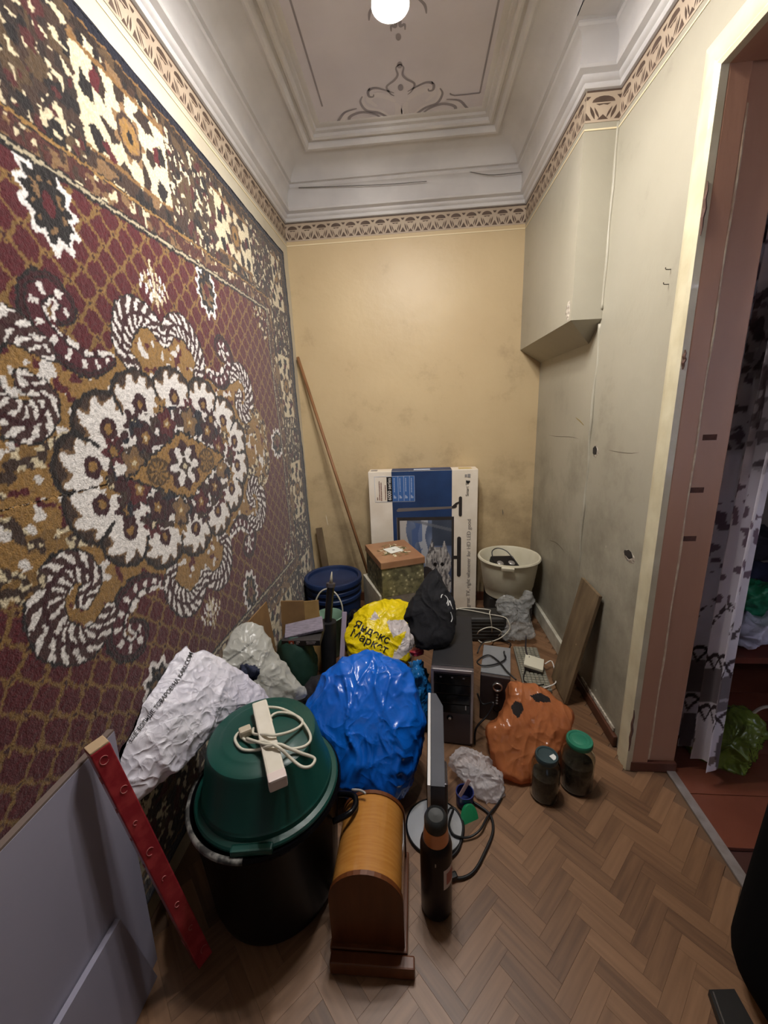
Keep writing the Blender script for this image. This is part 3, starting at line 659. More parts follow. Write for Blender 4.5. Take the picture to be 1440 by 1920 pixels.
# ================================================================== WALL CARPET
def carpet_paint(U,V):
    n=len(U); r=np.random.default_rng(3)
    ju=(r.random(n)-.5)*.0025; jv=(r.random(n)-.5)*.0025
    ju+= (vnoise(U,V,70,1)-.5)*.009; jv+=(vnoise(U,V,70,2)-.5)*.009
    u=U+ju; v=V+jv; au=np.abs(u); av=np.abs(v)
    BUR=np.array([92,24,32.]);DBU=np.array([62,16,24.]);GOLD=np.array([132,100,54.]);DGO=np.array([112,82,46.]);BR=np.array([66,46,36.]);DK=np.array([30,24,24.]);WH=np.array([212,207,203.]);CR=np.array([192,179,150.]);NV=np.array([22,24,40.]);TAN=np.array([112,86,58.])
    c=np.tile(BUR,(n,1))
    def put(m,k): c[m]=k
    # field lattice
    pu,pv=.100,.084
    d1=np.full(n,9.);d2=np.full(n,9.); xu=u/pu; xv=v/pv
    for su in (0,.5):
        bu=np.round(xu-su)+su; bv_=np.round(xv-su)+su
        for iu in (-1,0,1):
            for iv in (-1,0,1):
                dd=np.hypot((xu-bu-iu)*pu,(xv-bv_-iv)*pv); m=dd<d1; d2=np.where(m,d1,np.minimum(d2,dd)); d1=np.where(m,dd,d1)
    lw=d2-d1; put((lw<.0088)|(d1>.046),GOLD*.86)
    for su,sv in ((.5,0),(0,.5)):
        a_=(xu-su)-np.round(xu-su); b_=(xv-sv)-np.round(xv-sv); q=np.abs(a_)*pu+np.abs(b_)*pv; put(q<.013,GOLD*.9); put(q<.0065,DBU)
    # --- gold ground of the big medallion
    quad=np.array([(0,.47),(.10,.50),(.19,.45),(.24,.37),(.33,.33),(.44,.36),(.54,.34),(.62,.26),(.66,.17),(.76,.10),(.80,0),(0,0)])
    def inside(px,py,Q):
        m=np.zeros(len(px),bool); k=len(Q)
        for i in range(k):
            x1,y1=Q[i];x2,y2=Q[(i+1)%k]
            cond=((y1>py)!=(y2>py))&(px<(x2-x1)*(py-y1)/((y2-y1) if y2!=y1 else 1e-9)+x1); m^=cond
        return m
    gm=inside(au,av,quad); put(gm,GOLD); put(gm&(vnoise(u,v,42,22)>.80),BUR); sp=gm&(vnoise(u,v,48,21)>.76); put(sp,WH*.95)
    # --- feathered scrolls
    def stroke(path,w,fn,sx=True):
        P=np.array([tuple(p)[:2] for p in cat([Vector((x,y,0)) for x,y in path],5)])
        lo=P.min(0)-w-.02;hi=P.max(0)+w+.02
        ix=np.where((au>lo[0])&(au<hi[0])&(av>lo[1])&(av<hi[1]))[0]
        if not len(ix): return
        X=au[ix];Y=av[ix]; best=np.full(len(ix),9.);T=np.zeros(len(ix));S=np.zeros(len(ix)); acc=0; tot=np.hypot(*np.diff(P,axis=0).T).sum()
        for i in range(len(P)-1):
            dx,dy=P[i+1]-P[i]; L=math.hypot(dx,dy)+1e-9; t=np.clip(((X-P[i,0])*dx+(Y-P[i,1])*dy)/L/L,0,1)
            ex=X-P[i,0]-t*dx; ey=Y-P[i,1]-t*dy; dd=np.hypot(ex,ey); b=dd<best
            best[b]=dd[b]; T[b]=(acc+t[b]*L)/tot; S[b]=np.sign(dx*ey[b]-dy*ex[b]); acc+=L
        ww=w*(.55+.55*np.sin(PI*np.clip(T,0,1))); q=best/ww
        fn(ix[q<1],q[q<1],T[q<1],S[q<1],tot)
    def feather(ix,q,T,S,tot):
        ph=np.sin((T*tot/.017+q*S*2.0)*PI+.6*np.sin(T*19)); base=np.where(ph[:,None]>.22,WH,np.array([74,44,42.])); base=np.where((q>.86)[:,None],DK,base); base=np.where((q<.13)[:,None],DBU,base); c[ix]=base
    def hook(ix,q,T,S,tot):
        base=np.where(((S>0)&(q>.55)&(np.sin(T*tot/.03*PI)>-.6))[:,None],WH,DBU); base=np.where((q>.8)[:,None]&(S<0)[:,None],DK,base); base=np.where(((q>.45)&(q<.56))[:,None],DK,base); base=np.where((q<.4)[:,None],np.array([86,26,38.]),base); base=np.where(((q<.3)&(np.sin(T*tot/.022*PI)>.55))[:,None],WH,base); c[ix]=base
    def petals(ix,q,T,S,tot):
        base=np.where((vnoise(u[ix],v[ix],80,31)>.62)[:,None],CR,BR); base=np.where((vnoise(u[ix],v[ix],50,32)>.6)[:,None],GOLD*.9,base); c[ix]=base
    stroke([(.27,.33),(.36,.31),(.45,.36),(.47,.43),(.42,.47),(.38,.44),(.41,.41)],.042,hook)
    stroke([(.01,.42),(.05,.47),(.13,.48),(.19,.43),(.21,.36),(.17,.32)],.045,feather)
    stroke([(.47,.33),(.56,.37),(.64,.31),(.63,.21),(.55,.17),(.50,.22),(.54,.26)],.05,feather)
    stroke([(.64,.17),(.72,.15),(.78,.07),(.78,0)],.042,petals)
    stroke([(.46,.14),(.54,.10),(.62,.09),(.66,.03)],.022,petals)
    # spray at top and bottom
    for k in range(-4,5):
        an=PI/2+k*.26; 
        for rr in (.04,.07,.10):
            x,y=rr*math.cos(an)*.8,.52+rr*math.sin(an); put(((u-x)**2/.00003+(av-y)**2/.00014)<1,WH if (k+int(rr*100))%3 else CR)
    put((au<.004)&(av>.5)&(av<.66),CR)
    # --- inner scalloped medallion
    EU,EV=.42,.235; lob=[]; NL=14
    for k in range(NL):
        t=2*PI*(k+.5)/NL; lob.append((EU*math.cos(t),EV*math.sin(t),t))
    dmin=np.full(n,9.);dsec=np.full(n,9.);li=np.zeros(n,int)
    for k,(x,y,t) in enumerate(lob):
        dd=np.hypot((u-x)/.118,(v-y)/.098); b=dd<dmin; dsec=np.where(b,dmin,np.minimum(dsec,dd)); dmin[b]=dd[b]; li[b]=k
    ell=np.hypot(u/EU,v/EV)
    put((dmin<1.06)|(ell<1),DK); ins=(dmin<1)|(ell<1); put(ins,WH)
    LXs=np.array([p[0] for p in lob])[li];LYs=np.array([p[1] for p in lob])[li];LT=np.array([p[2] for p in lob])[li]
    outw=((u-LXs)*np.cos(LT)+(v-LYs)*np.sin(LT)*1.2)/.11
    ang=np.arctan2(v-LYs,u-LXs); strp=np.sin(ang*8+dmin*6)
    rim=ins&(ell>.90)&(outw>-.45); put(rim&(dmin>.60+.30*(.5+.5*strp)),TAN); put(rim&(dmin>.70+.26*(.5+.5*strp)),BR); bud=ins&(ell>.9)&(dmin<.5)&(np.hypot(u-LXs,v-LYs)<.030); put(bud,DBU); put(bud&(np.hypot(u-LXs,v-LYs)<.013),GOLD); put(rim&(dmin>.93),BR*.6); put(ins&(ell>1.0)&(dsec-dmin<.09),DK)
    # separating dark notches
    fl=[(EU*.86*math.cos(2*PI*k/NL),EV*.84*math.sin(2*PI*k/NL)) for k in range(NL)]
    for k,(x,y) in enumerate(fl):
        dd=np.hypot(u-x,v-y); an=np.arctan2(v-y,u-x); rr=.038*(1+.25*np.cos(an*6)); put(dd<rr,[BUR,GOLD,DBU][k%3]); put(dd<rr*.35,CR if k%2 else GOLD); put((dd<rr*.5)&(dd>rr*.35),DK)
    ring=ins&(ell>.42)&(ell<.88); put(ring&(vnoise(u,v,34,41)>.56),DBU); put(ring&(vnoise(u,v,38,42)>.60),BR); put(ring&(vnoise(u,v,30,43)>.74),NV)
    for k in range(12):
        t=2*PI*(k+.5)/12; x,y=.265*math.cos(t),.155*math.sin(t); dd=np.hypot(u-x,v-y); an=np.arctan2(v-y,u-x); rr=.043*(1+.22*np.cos(an*5)); put(dd<rr*1.12,DK); put(dd<rr,[BUR,DBU,TAN][k%3]); put(dd<rr*.42,GOLD); put(dd<rr*.16,CR)
    dia=au/.285+av/.118+.05*np.sin(u*160)*np.sin(v*160); put(dia<1.08,DK); put(dia<1,GOLD*1.08); put((dia<1)&(np.sin(u*260)*np.sin(v*260)>.45),DGO)
    for sx in (-1,1):
        dd=np.hypot((u-sx*.15)/.06,v/.045); put(dd<1,DGO*.8); put((dd<.8)&(np.sin(np.arctan2(v,u-sx*.15)*10)>0),GOLD)
    dd=np.hypot(u/.098,v/.082); an=np.arctan2(v/.082,u/.098); put(dd<1+.12*np.cos(an*8),DBU); put(dd<.70+.2*np.cos(an*6),WH); put((dd<.62)&(dd>.42)&(np.cos(an*6)<-.2),BR); put(dd<.30+.08*np.cos(an*4),BR); put(dd<.12,CR)
    # --- dark palmettes reaching into the field from the guard stripe
    def palm(x,y,s,vert=True):
        a_=(u-x) if vert else (v-y); b_=(v-y) if vert else (u-x)
        dd=np.hypot(a_/(.075*s),b_/(.10*s)); an=np.arctan2(b_,a_); e=1+.12*np.cos(an*11); put(dd<e,WH); put(dd<e*.80,DK); put((dd<e*.6)&(vnoise(u,v,60,51)>.55),TAN); put(dd<.25,BUR)
    for sx in (-1,1):
        for sy in (-1,1): palm(sx*.36,sy*.66,1)
        palm(sx*.98,sx*0,1.0,False)
    # corner flowers
    for sx in (-1,1):
        for sy in (-1,1):
            m=(np.hypot((u-sx*1.05)/.2,(v-sy*.73)/.17)<1)&(vnoise(u,v,48,55)>.45); put(m,np.array([70,40,36.])); put(m&(vnoise(u,v,52,56)>.62),CR); put(m&(vnoise(u,v,40,57)>.70),BUR)
    # --- guard stripes and border
    gd=np.maximum(au-1.05,av-.73)       # >0 outside the field
    put(gd>0,DK); put((gd>.010)&(gd<.018),CR*.85); put((gd>.024)&(gd<.075),np.array([84,40,34.])); g2=(gd>.024)&(gd<.075); put(g2&(vnoise(u,v,55,61)>.62),TAN); put(g2&(vnoise(u,v,50,62)>.70),BR); put(g2&(vnoise(u,v,48,63)>.82),CR)
    put((gd>.078)&(gd<.085),GOLD)
    bd=gd>.088; put(bd,CR)
    horiz=(av-.73)>(au-1.05); s=np.where(horiz,u,v); per=np.where(horiz,.72,.66); sh=np.where(horiz,.0,.33)
    cs=((s/per+sh/per)+.5)%1-.5; cs=cs*per; t=gd-.088   # 0..~.33
    W_=.335; tc_=t-W_/2
    n1=vnoise(u,v,36,71);n2=vnoise(u,v,44,72);n3=vnoise(u,v,30,73);n4=vnoise(u,v,40,74)
    dense=bd&(np.abs(cs)>.19); put(dense&(n1>.36),BR); put(dense&(n2>.55),np.array([48,36,32.])); put(dense&(n3>.64),TAN*.8); put(dense&(vnoise(u,v,26,76)>.74),DK); put(dense&(n4>.76),np.array([84,34,34.])); put(dense&(vnoise(u,v,60,75)>.80),CR)
    comp=bd&(np.abs(cs)<=.19); edge=(np.abs(tc_)>.115)
    put(comp&edge&(n1>.28),BR); put(comp&edge&(n2>.6),DK); put(comp&edge&(n3>.66),TAN)
    cf=comp&~edge; rr=np.hypot(cs,tc_*.9); an=np.arctan2(tc_,cs)
    put(cf&(np.abs(rr-.10-.02*np.sin(an*3))<.024)&(np.sin(an*7+rr*20)>-.1),BR*.8); put(cf&(np.abs(rr-.155)<.022)&(np.sin(an*9)>.1),DK); put(cf&(np.abs(rr-.13)<.014)&(np.sin(an*5+1)>.6),BUR)
    put(cf&(rr<.058*(1+.2*np.cos(an*7))),TAN*1.05); put(cf&(rr<.036*(1+.2*np.cos(an*7))),GOLD); put(cf&(rr<.014),DK); put(cf&(np.abs(rr-.046)<.006),BR)
    put(comp&(np.abs(np.abs(tc_)-.115)<.006),DGO)
    put(gd>.40,BR*.7); put((gd>.40)&(n2>.66),TAN*.8); put(gd>.432,NV); put((gd>.427)&(gd<.432),DGO)
    sh_=.90+.2*r.random((n,1)); c=np.where(c.max(1,keepdims=True)<100,c*.80,c); return c*sh_
CU,CV=1.36,1.345; HU,HV=1.525,1.19
def carpet_xyz(U,V):
    y=CU+U; z=CV+V+.012*U*(V>0)
    tilt=np.clip((2.54-z)/2.2,0,2); X=XL+.010+.035*tilt**1.3+.004*np.sin(y*3.1+z)+.003*np.sin(z*7+y*2)
    r=np.random.default_rng(5); X=X+.0025*r.random(len(U))
    y=y-.05*np.clip(tilt,0,1)*(U/HU)
    return np.stack([X,y,z],1)
m_carpet=mat_vcol('carpet_pile',.95,.5,260,.1,sheen=.25)
cp=thing('wall_carpet','burgundy oriental carpet with a white scalloped medallion hung on the wall','carpet',(XL+.02,CU,CV-HV))
grid_vcol('carpet_pile',(-HU,HU),(-HV,HV),int(2*HU/.0042),int(2*HV/.0042),carpet_xyz,carpet_paint,m_carpet,cp)
# turned edge that gives the carpet its thickness
def edge_pts(side):
    if side=='top': U=np.linspace(-HU,HU,60);V=np.full(60,HV)
    if side=='right': V=np.linspace(-HV,HV,60);U=np.full(60,HU)
    if side=='bottom': U=np.linspace(-HU,HU,60);V=np.full(60,-HV)
    p=carpet_xyz(U,V); p[:,0]-=.004; return [tuple(q) for q in p]
m_bind=M('carpet_binding','14151f',.95,col2='20202c',vscale=60,bump=.4,bscale=200)
for s in ('top','right','bottom'): build(MB().tube(edge_pts(s),.006,6,1),'binding',m_bind,cp,smooth=True)

# ================================================================== CLUTTER
def pix(p):
    v=Vector(p)-EYE; d=v.dot(FWD); return 720+FPX*v.dot(RIGHT)/d, 960-FPX*v.dot(UP)/d
def in_poly(x,y,Q):
    m=False; k=len(Q)
    for i in range(k):
        x1,y1=Q[i];x2,y2=Q[(i+1)%k]
        if (y1>y)!=(y2>y) and x<(x2-x1)*(y-y1)/(y2-y1)+x1: m=not m
    return m
def repaint(o,mat,poly):
    """print a second colour on the side of a bag that faces the room"""
    o.data.materials.append(mat); k=len(o.data.materials)-1; wl=Vector(o.location)
    p=o.parent
    while p is not None: wl+=Vector(p.location); p=p.parent
    for f in o.data.polygons:
        c=f.center+wl
        if f.normal.dot(c-EYE)<0 and in_poly(*pix(c),poly): f.material_index=k
def hit(bvh,x,y,off=.002):
    d=ray(x,y).normalized(); loc,n,i,dist=bvh.ray_cast(EYE,d)
    return None if loc is None else loc-d*off
def text_pix(name,txt,mat,parent,bvh,path,size,bold=0,line=1.0,centre=True,maxedge=.12,off=.003):
    """lettering laid on a surface; path = baseline through pixels"""
    P=[Vector((x,y,0)) for x,y in path]
    if len(P)>2: P=cat(P,8)
    L=[0]
    for a,b in zip(P,P[1:]): L.append(L[-1]+(b-a).length)
    fb=[None]
    def fn(x,y):
        s=L[-1]/2+x*size; k=0
        s2=max(0,min(L[-1]-1e-6,s))
        while L[k+1]<s2: k+=1
        d=(P[k+1]-P[k]).normalized(); q=P[k]+d*(s-L[k]); up=Vector((d.y,-d.x,0)); q=q+up*(y*size)
        h=hit(bvh,q.x,q.y,off)
        if h is None: h=fb[0] if fb[0] is not None else EYE+ray(q.x,q.y)
        fb[0]=h; return h
    return text_on(name,txt,mat,parent,fn,bold,maxedge,line)
m_ink=M('black_ink','17171a',.6)
# ---------------------------------------------------------------- TV carton
TX0,TX1,TYF,TYB,TZ=-.346,.443,2.835,2.975,1.09; TW=TX1-TX0
tv=thing('television_carton','tall blue and white television carton standing against the back wall','carton',((TX0+TX1)/2,2.9,0))
m_ctn=M('carton_white','ece2d2',.55,col2='dfd3c0',vscale=6); m_ctb=M('carton_blue','26406b',.45,col2='1d3155',vscale=4); m_ctd=M('carton_dark_side','4a3a30',.7,col2='3a2d26',vscale=8)
build(MB().corners(TX0,TX1,TYF,TYB,.002,TZ,.004),'carton_body',m_ctn,tv)
def F(fx,d,o=.0012): return Vector((TX0+fx*TW,TYF-o,TZ-d))
def decal(name,mat,pts,o=.0012,parent=None): return build(MB().poly([F(x,d,o) for x,d in pts],.0006,(0,-1,0)),name,mat,parent or tv)
rect=lambda x0,x1,d0,d1:[(x0,d0),(x1,d0),(x1,d1),(x0,d1)]
bl=decal('blue_print',m_ctb,rect(.215,.765,.002,1.08))
build(MB().corners(TX0+.215*TW,TX0+.765*TW,TYF,TYB-.002,TZ+.0005,TZ+.0012),'blue_print',m_ctb,tv)
build(MB().corners(TX0-.0014,TX0-.0004,TYF+.012,TYB-.004,.01,TZ-.01),'side_print',m_ctd,tv)
m_grey=M('print_grey','8f8a86',.6); m_pale=M('print_pale','b9c3d6',.6); m_red_ink=M('print_red','6a3028',.6); m_tvd=M('print_tv_dark','2c2827',.5,col2='3a3431',vscale=6); m_tvs=M('print_tv_edge','6d6663',.4)
m_lbl=M('print_label_blue','3c64a0',.5)
def frame(x0,x1,d0,d1,w,mat,o=.002):
    hx=w/TW; mb=MB()
    for r_ in (rect(x0,x1,d0,d0+w),rect(x0,x1,d1-w,d1),rect(x0,x0+hx,d0,d1),rect(x1-hx,x1,d0,d1)): mb.poly([F(x,d,o) for x,d in r_],.0005,(0,-1,0))
    return build(mb,'label_frame',mat,tv)
decal('label',m_lbl,rect(.22,.425,.035,.22),.0018); frame(.055,.425,.035,.225,.0022,m_pale,.0026)
decal('label_strip',m_ink,rect(.168,.218,.04,.222),.0018)
for x in (.272,.325,.378): decal('label_rule',m_pale,rect(x,x+.003,.037,.22),.0026)
# small vertical print, too fine to read: rows of strokes
mb=MB(); rr=random.Random(4)
for x,d0,d1 in ((.075,.19,.215),(.095,.07,.215),(.112,.08,.215),(.15,.10,.21)):
    d=d0
    while d<d1-.004:
        w=rr.uniform(.003,.009); mb.poly([F(a,b,.0022) for a,b in rect(x,x+.008,d,min(d+w,d1))],.0004,(0,-1,0)); d+=w+.003
build(mb,'fine_print',m_red_ink,tv,kind='stuff')
mb=MB()
for x in (.235,.288,.341,.394):
    d=.05
    while d<.15:
        w=rr.uniform(.004,.01); mb.poly([F(a,b,.0024) for a,b in rect(x,x+.006,d,d+w)],.0004,(0,-1,0)); d+=w+.003
    for k in range(3): mb.poly([F(a,b,.0024) for a,b in rect(x-.004+.008*k,x+.001+.008*k,.175+.006*k,.20)],.0004,(0,-1,0))
build(mb,'fine_print',m_pale,tv,kind='stuff')
# vertical lettering (reads upwards)
def vtext(txt,fx,dmid,size,mat,bold=0): return text_on('lettering',txt,mat,tv,lambda x,y:F(fx-y*size/TW,dmid-x*size,.0032),bold)
vtext('6000 series',.193,.13,.036,M('print_white','e8e4dc',.6))
vtext('Smart TV',.905,.135,.030,m_ink)
vtext('great TV, right whenever for HD LED good',.925,.72,.040,m_grey)
decal('emblem',m_ink,[(.89,.085),(.905,.078),(.91,.09),(.915,.078),(.93,.085),(.92,.10),(.9,.10)],.002)
decal('emblem',m_grey,rect(.88,.90,.035,.055),.002); decal('emblem',m_grey,rect(.905,.93,.032,.058),.002)
# printed picture of the set: edge view, stand, front view
decal('printed_set',m_tvs,[(.25,.292),(.27,.275),(.75,.268),(.80,.262),(.80,.282),(.75,.285),(.26,.302)],.002)
decal('printed_set',m_tvd,[(.765,.268),(.80,.242),(.83,.232),(.83,.245),(.81,.258),(.81,.275),(.77,.282)],.0026)
def capsule(x0,x1,d0,d1):
    r=(x1-x0)/2; return [((x0+x1)/2+r*math.cos(a),d0+r*TW+r*TW*math.sin(a)*-1) for a in np.linspace(0,PI,8)]+[((x0+x1)/2+r*math.cos(a),d1-r*TW+r*TW*-math.sin(a)) for a in np.linspace(PI,2*PI,8)]
decal('printed_set',m_tvd,capsule(.828,.858,.195,.345),.0026)
decal('printed_set',m_tvd,rect(.25,.785,.345,1.0),.002)
decal('printed_set',m_tvd,capsule(.815,.852,.50,.82),.0026); decal('printed_set',m_tvd,rect(.785,.83,.65,.675),.0022)
def screen_paint(U,V):   # U across 0..1, V up 0..1
    c=np.stack([70+60*vnoise(U,V,6,1),82+60*vnoise(U,V,6,1),108+60*vnoise(U,V,6,1)],1)
    def put(m,k,a=1): c[m]=c[m]*(1-a)+np.array(k)*a
    put(U+.05*np.sin(V*9)<.17,[200,192,182],.85); put((np.abs(U-.45-.03*np.sin(V*14))<.07)&(V>.45),[205,205,208],.75); put((np.abs(U-.33)<.1)&(V>.6)&(vnoise(U,V,8,3)>.35),[70,92,140],.7)
    put((U>.62)&(V>.66),[58,64,76],.8); put(np.abs(V-.92+.18*(U-.7))<.02,[110,112,118],.7)
    fur=(np.hypot((U-.74)/.26,(V-.42)/.22)<1)|((np.abs(U-.62)<.09*(1-(V-.55)/.2))&(V>.5)&(V<.75))|((np.abs(U-.86)<.08*(1-(V-.55)/.18))&(V>.5)&(V<.73))|(np.hypot((U-.7)/.3,(V-.12)/.25)<1)
    put(fur,[150,145,142]); put(fur&(vnoise(U*2,V,26,7)>.55),[190,186,182]); put(fur&(vnoise(U*2,V,20,9)>.68),[92,90,92])
    for ex in (.68,.82): put(np.hypot((U-ex)/.035,(V-.40)/.03)<1,[25,22,22])
    put(np.hypot((U-.5)/.14,(V-.28)/.09)<1,[46,40,40],.9)
    return c
mv=mat_vcol('carton_photo_print',.5)
grid_vcol('printed_picture',(0,1),(0,1),90,110,lambda U,V:np.stack([TX0+(.278+U*.485)*TW,np.full(len(U),TYF-.0036),TZ-.95+V*.58],1),screen_paint,mv,tv)
decal('printed_set',m_tvs,rect(.25,.256,.345,1.0),.0034)
build(MB().corners(TX0+.02*TW,TX0+.08*TW,TYF+.03,TYB-.05,TZ+.0006,TZ+.0011),'top_print',m_grey,tv)
build(MB().corners(TX0+.42*TW,TX0+.57*TW,TYF+.02,TYB-.06,TZ+.0014,TZ+.0018),'top_print',m_pale,tv)
build(MB().corners(TX0+.83*TW,TX0+.95*TW,TYF+.03,TYB-.04,TZ+.0006,TZ+.0011),'top_print',M('tape','c8b06a',.4),tv)

# ---------------------------------------------------------------- crate and gift box
def obox(mb,c,size,rz,bev=0): return mb.box(c,size,rotm(0,0,rz),bev)
ang=math.radians(23); cc=Vector((-.184,2.49,0)); m_foam=M('foam_white','d4cfbf',.8,col2='c2bcaa',vscale=20,bump=.3,bscale=80)
cr=thing('foam_crate','open white foam crate under the flowered gift box','crate',cc)
w,l,h,t=.285,.385,.39,.02; R=rotm(0,0,ang)
for nm,c,s in (('side',(-w/2+t/2,0,h/2),(t,l,h)),('side',(w/2-t/2,0,h/2),(t,l,h)),('end',(0,-l/2+t/2,h/2),(w-2*t,t,h)),('end',(0,l/2-t/2,h/2),(w-2*t,t,h)),('bottom',(0,0,.012),(w-2*t,l-2*t,.02)),('inner_lid',(0,0,h-.015),(w-2*t,l-2*t,.02))):
    build(MB().box(cc+R@Vector(c),s,R,.003),nm,m_foam,cr)
gx=thing('gift_box','flower-patterned gift box with brown lid resting on the white crate','box',cc+Vector((0.012,-.012,.388)))
gc=Vector((-.157,2.455,.388)); ga=math.radians(21.7); GR=rotm(0,0,ga); gw,gl,gh=.285,.375,.235
def mat_floral():
    m=bpy.data.materials.new('floral_paper'); m.use_nodes=True; nt=m.node_tree; b=nt.nodes['Principled BSDF']; b.inputs['Roughness'].default_value=.6
    tc=nt.nodes.new('ShaderNodeTexCoord'); v=nt.nodes.new('ShaderNodeTexVoronoi'); v.inputs['Scale'].default_value=34; n=nt.nodes.new('ShaderNodeTexNoise'); n.inputs['Scale'].default_value=26
    nt.links.new(tc.outputs['Object'],v.inputs['Vector']); nt.links.new(tc.outputs['Object'],n.inputs['Vector'])
    r=nt.nodes.new('ShaderNodeValToRGB'); e=r.color_ramp.elements; e[0].position=.12; e[0].color=(*lin('d8cfa6'),1); e[1].position=.32; e[1].color=(*lin('6e6a49'),1); x=e.new(.8); x.color=(*lin('4c4a33'),1)
    r2=nt.nodes.new('ShaderNodeValToRGB'); r2.color_ramp.elements[0].position=.45; r2.color_ramp.elements[1].position=.6; r2.color_ramp.elements[0].color=(*lin('8d8562'),1); r2.color_ramp.elements[1].color=(*lin('3f3d29'),1)
    mx=nt.nodes.new('ShaderNodeMix'); mx.data_type='RGBA'; mx.inputs[0].default_value=.4
    nt.links.new(v.outputs['Distance'],r.inputs[0]); nt.links.new(n.outputs['Fac'],r2.inputs[0]); nt.links.new(r.outputs[0],mx.inputs[6]); nt.links.new(r2.outputs[0],mx.inputs[7]); nt.links.new(mx.outputs[2],b.inputs['Base Color']); return m
build(MB().box(gc+GR@Vector((0,0,.1)),(gw-.008,gl-.008,.20),GR,.003),'box_body',mat_floral(),gx)
m_lid=M('lid_brown','a27a58',.5,col2='93694a',vscale=8); lidz=gh-.022
lid=build(MB().box(gc+GR@Vector((0,0,lidz)),(gw+.004,gl+.004,.044),GR,.004),'lid',m_lid,gx)
mb1=MB();mb2=MB();mb3=MB(); rr=random.Random(9)
for k in range(90):
    a=rr.uniform(0,2*PI); q=rr.uniform(.055,.105); s=rr.uniform(.008,.016); o=rr.uniform(0,PI)
    c=Vector((q*math.cos(a),1.15*q*math.sin(a),gh+.0005+.00002*k)); pts=[c+Vector((s*math.cos(o)*math.cos(t)-s*.45*math.sin(o)*math.sin(t),s*math.sin(o)*math.cos(t)+s*.45*math.cos(o)*math.sin(t),0)) for t in np.linspace(0,2*PI,9)[:-1]]
    (mb1,mb2,mb3)[k%3].poly([gc+GR@p for p in pts])
build(mb1,'wreath_print',M('wreath_cream','d9d0b0',.6),lid,kind='stuff');build(mb2,'wreath_print',M('wreath_olive','5d5a38',.6),lid,kind='stuff');build(mb3,'wreath_print',M('wreath_tan','877049',.6),lid,kind='stuff')
card=build(MB().box(gc+GR@Vector((0,0,gh+.003)),(.10,.10,.002),rotm(0,0,ga+.25)),'card',M('card_white','e2e2da',.6),lid)
build(MB().box(gc+GR@Vector((0,-.005,gh+.0045)),(.016,.016,.0006),rotm(0,0,ga+.25)),'card_print',m_grey,card)

# ---------------------------------------------------------------- blue drum
dr=thing('plastic_drum','dark blue plastic drum with ribbed rim in the far corner by the carpet','drum',(-.598,2.565,0))
m_drum=M('drum_blue','1c2f55',.38,col2='16264a',vscale=6)
build(MB().lathe([(0,.002),(.165,.002),(.175,.012),(.188,.26),(.196,.265),(.196,.285),(.189,.29),(.19,.315),(.197,.32),(.197,.34),(.19,.345),(.19,.37),(.0,.37)],(-.598,2.565,0)),'drum_body',m_drum,dr,auto=AUTO)
build(MB().lathe([(0,.375),(.165,.375),(.172,.378),(.178,.397),(.188,.403),(.2,.400),(.204,.39),(.204,.37),(.196,.366),(.192,.372),(0,.371)],(-.598,2.565,0)),'drum_lid',m_drum,dr,auto=AUTO)

# ---------------------------------------------------------------- cream bucket on a dark carton, with telephone
build(MB().box((.66,2.76,.095),(.30,.26,.186),None,.004),'carton',M('carton_black','1d1a18',.7,col2='27221f',vscale=6),label='dark carton under the cream bucket in the back corner',cat_='carton')
bk=thing('plastic_bucket','cream plastic bucket holding a black telephone beside the television carton','bucket',(.655,2.73,.19))
m_buck=M('bucket_cream','d6d0ba',.45,col2='c9c2a9',vscale=7)
build(MB().lathe([(0,.19),(.15,.19),(.162,.2),(.172,.26),(.176,.265),(.202,.455),(.214,.458),(.219,.468),(.214,.478),(.204,.478),(.198,.47),(.168,.27),(.158,.212),(0,.206)],(.655,2.73,0)),'bucket_body',m_buck,bk,auto=AUTO)
build(MB().box(Vector((.60,2.512,.458)),(.085,.018,.026),rotm(.25,0,-.25),.006),'grip_tab',m_buck,bk)
tp=thing('telephone','black push-button telephone with coiled cord lying in the cream bucket','telephone',(.645,2.74,.207))
m_blk=M('black_plastic','141417',.3,col2='1d1c20',vscale=8); m_silver=M('silver_plastic','a9a6a2',.3,.5)
TR=rotm(.35,.1,.3)
build(MB().box((.63,2.75,.405),(.18,.13,.05),TR,.012),'phone_body',m_blk,tp)
build(MB().box((.635,2.76,.295),(.12,.10,.175),None,.01),'phone_foot',m_blk,tp)
for dx in (-.05,.04): build(MB().lathe([(.0,.006),(.018,.006),(.024,0),(.026,-.004)],Vector((.63,2.75,.405))+TR@Vector((dx,-.02,.026)),TR,20),'dial_ring',m_silver,tp,smooth=True)
build(MB().tube([(.56,2.79,.42),(.555,2.83,.47),(.60,2.85,.49),(.66,2.82,.475),(.70,2.77,.43)],.004,6,6),'cord',m_blk,tp,smooth=True)

# ---------------------------------------------------------------- stick, planks
m_wood=M('stick_wood','8a6240',.55,col2='744f31',vscale=12,stretch=(1,1,.2)); m_plank=M('old_plank','76634a',.6,col2='5b4a36',vscale=5,stretch=(4,4,.6),bump=.15)
build(MB().tube([(-.278,2.715,.004),(-.832,2.975,1.915)],.011,10,1),'broom_stick',m_wood,label='long bare wooden stick leaning in the corner beside the carpet',cat_='stick',smooth=True)
def beam(a,b,w,t,side,mat,name,bev=.002,**kw):
    a=Vector(a);b=Vector(b); z=(b-a).normalized(); Rm=basis(z,side); return build(MB().box((a+b)/2,(w,t,(b-a).length),Rm,bev),name,mat,**kw)
beam((-.69,2.86,.02),(-.775,2.955,.64),.05,.018,(1,0,0),m_plank,'plank',label='short brown plank leaning behind the blue drum',cat_='plank')
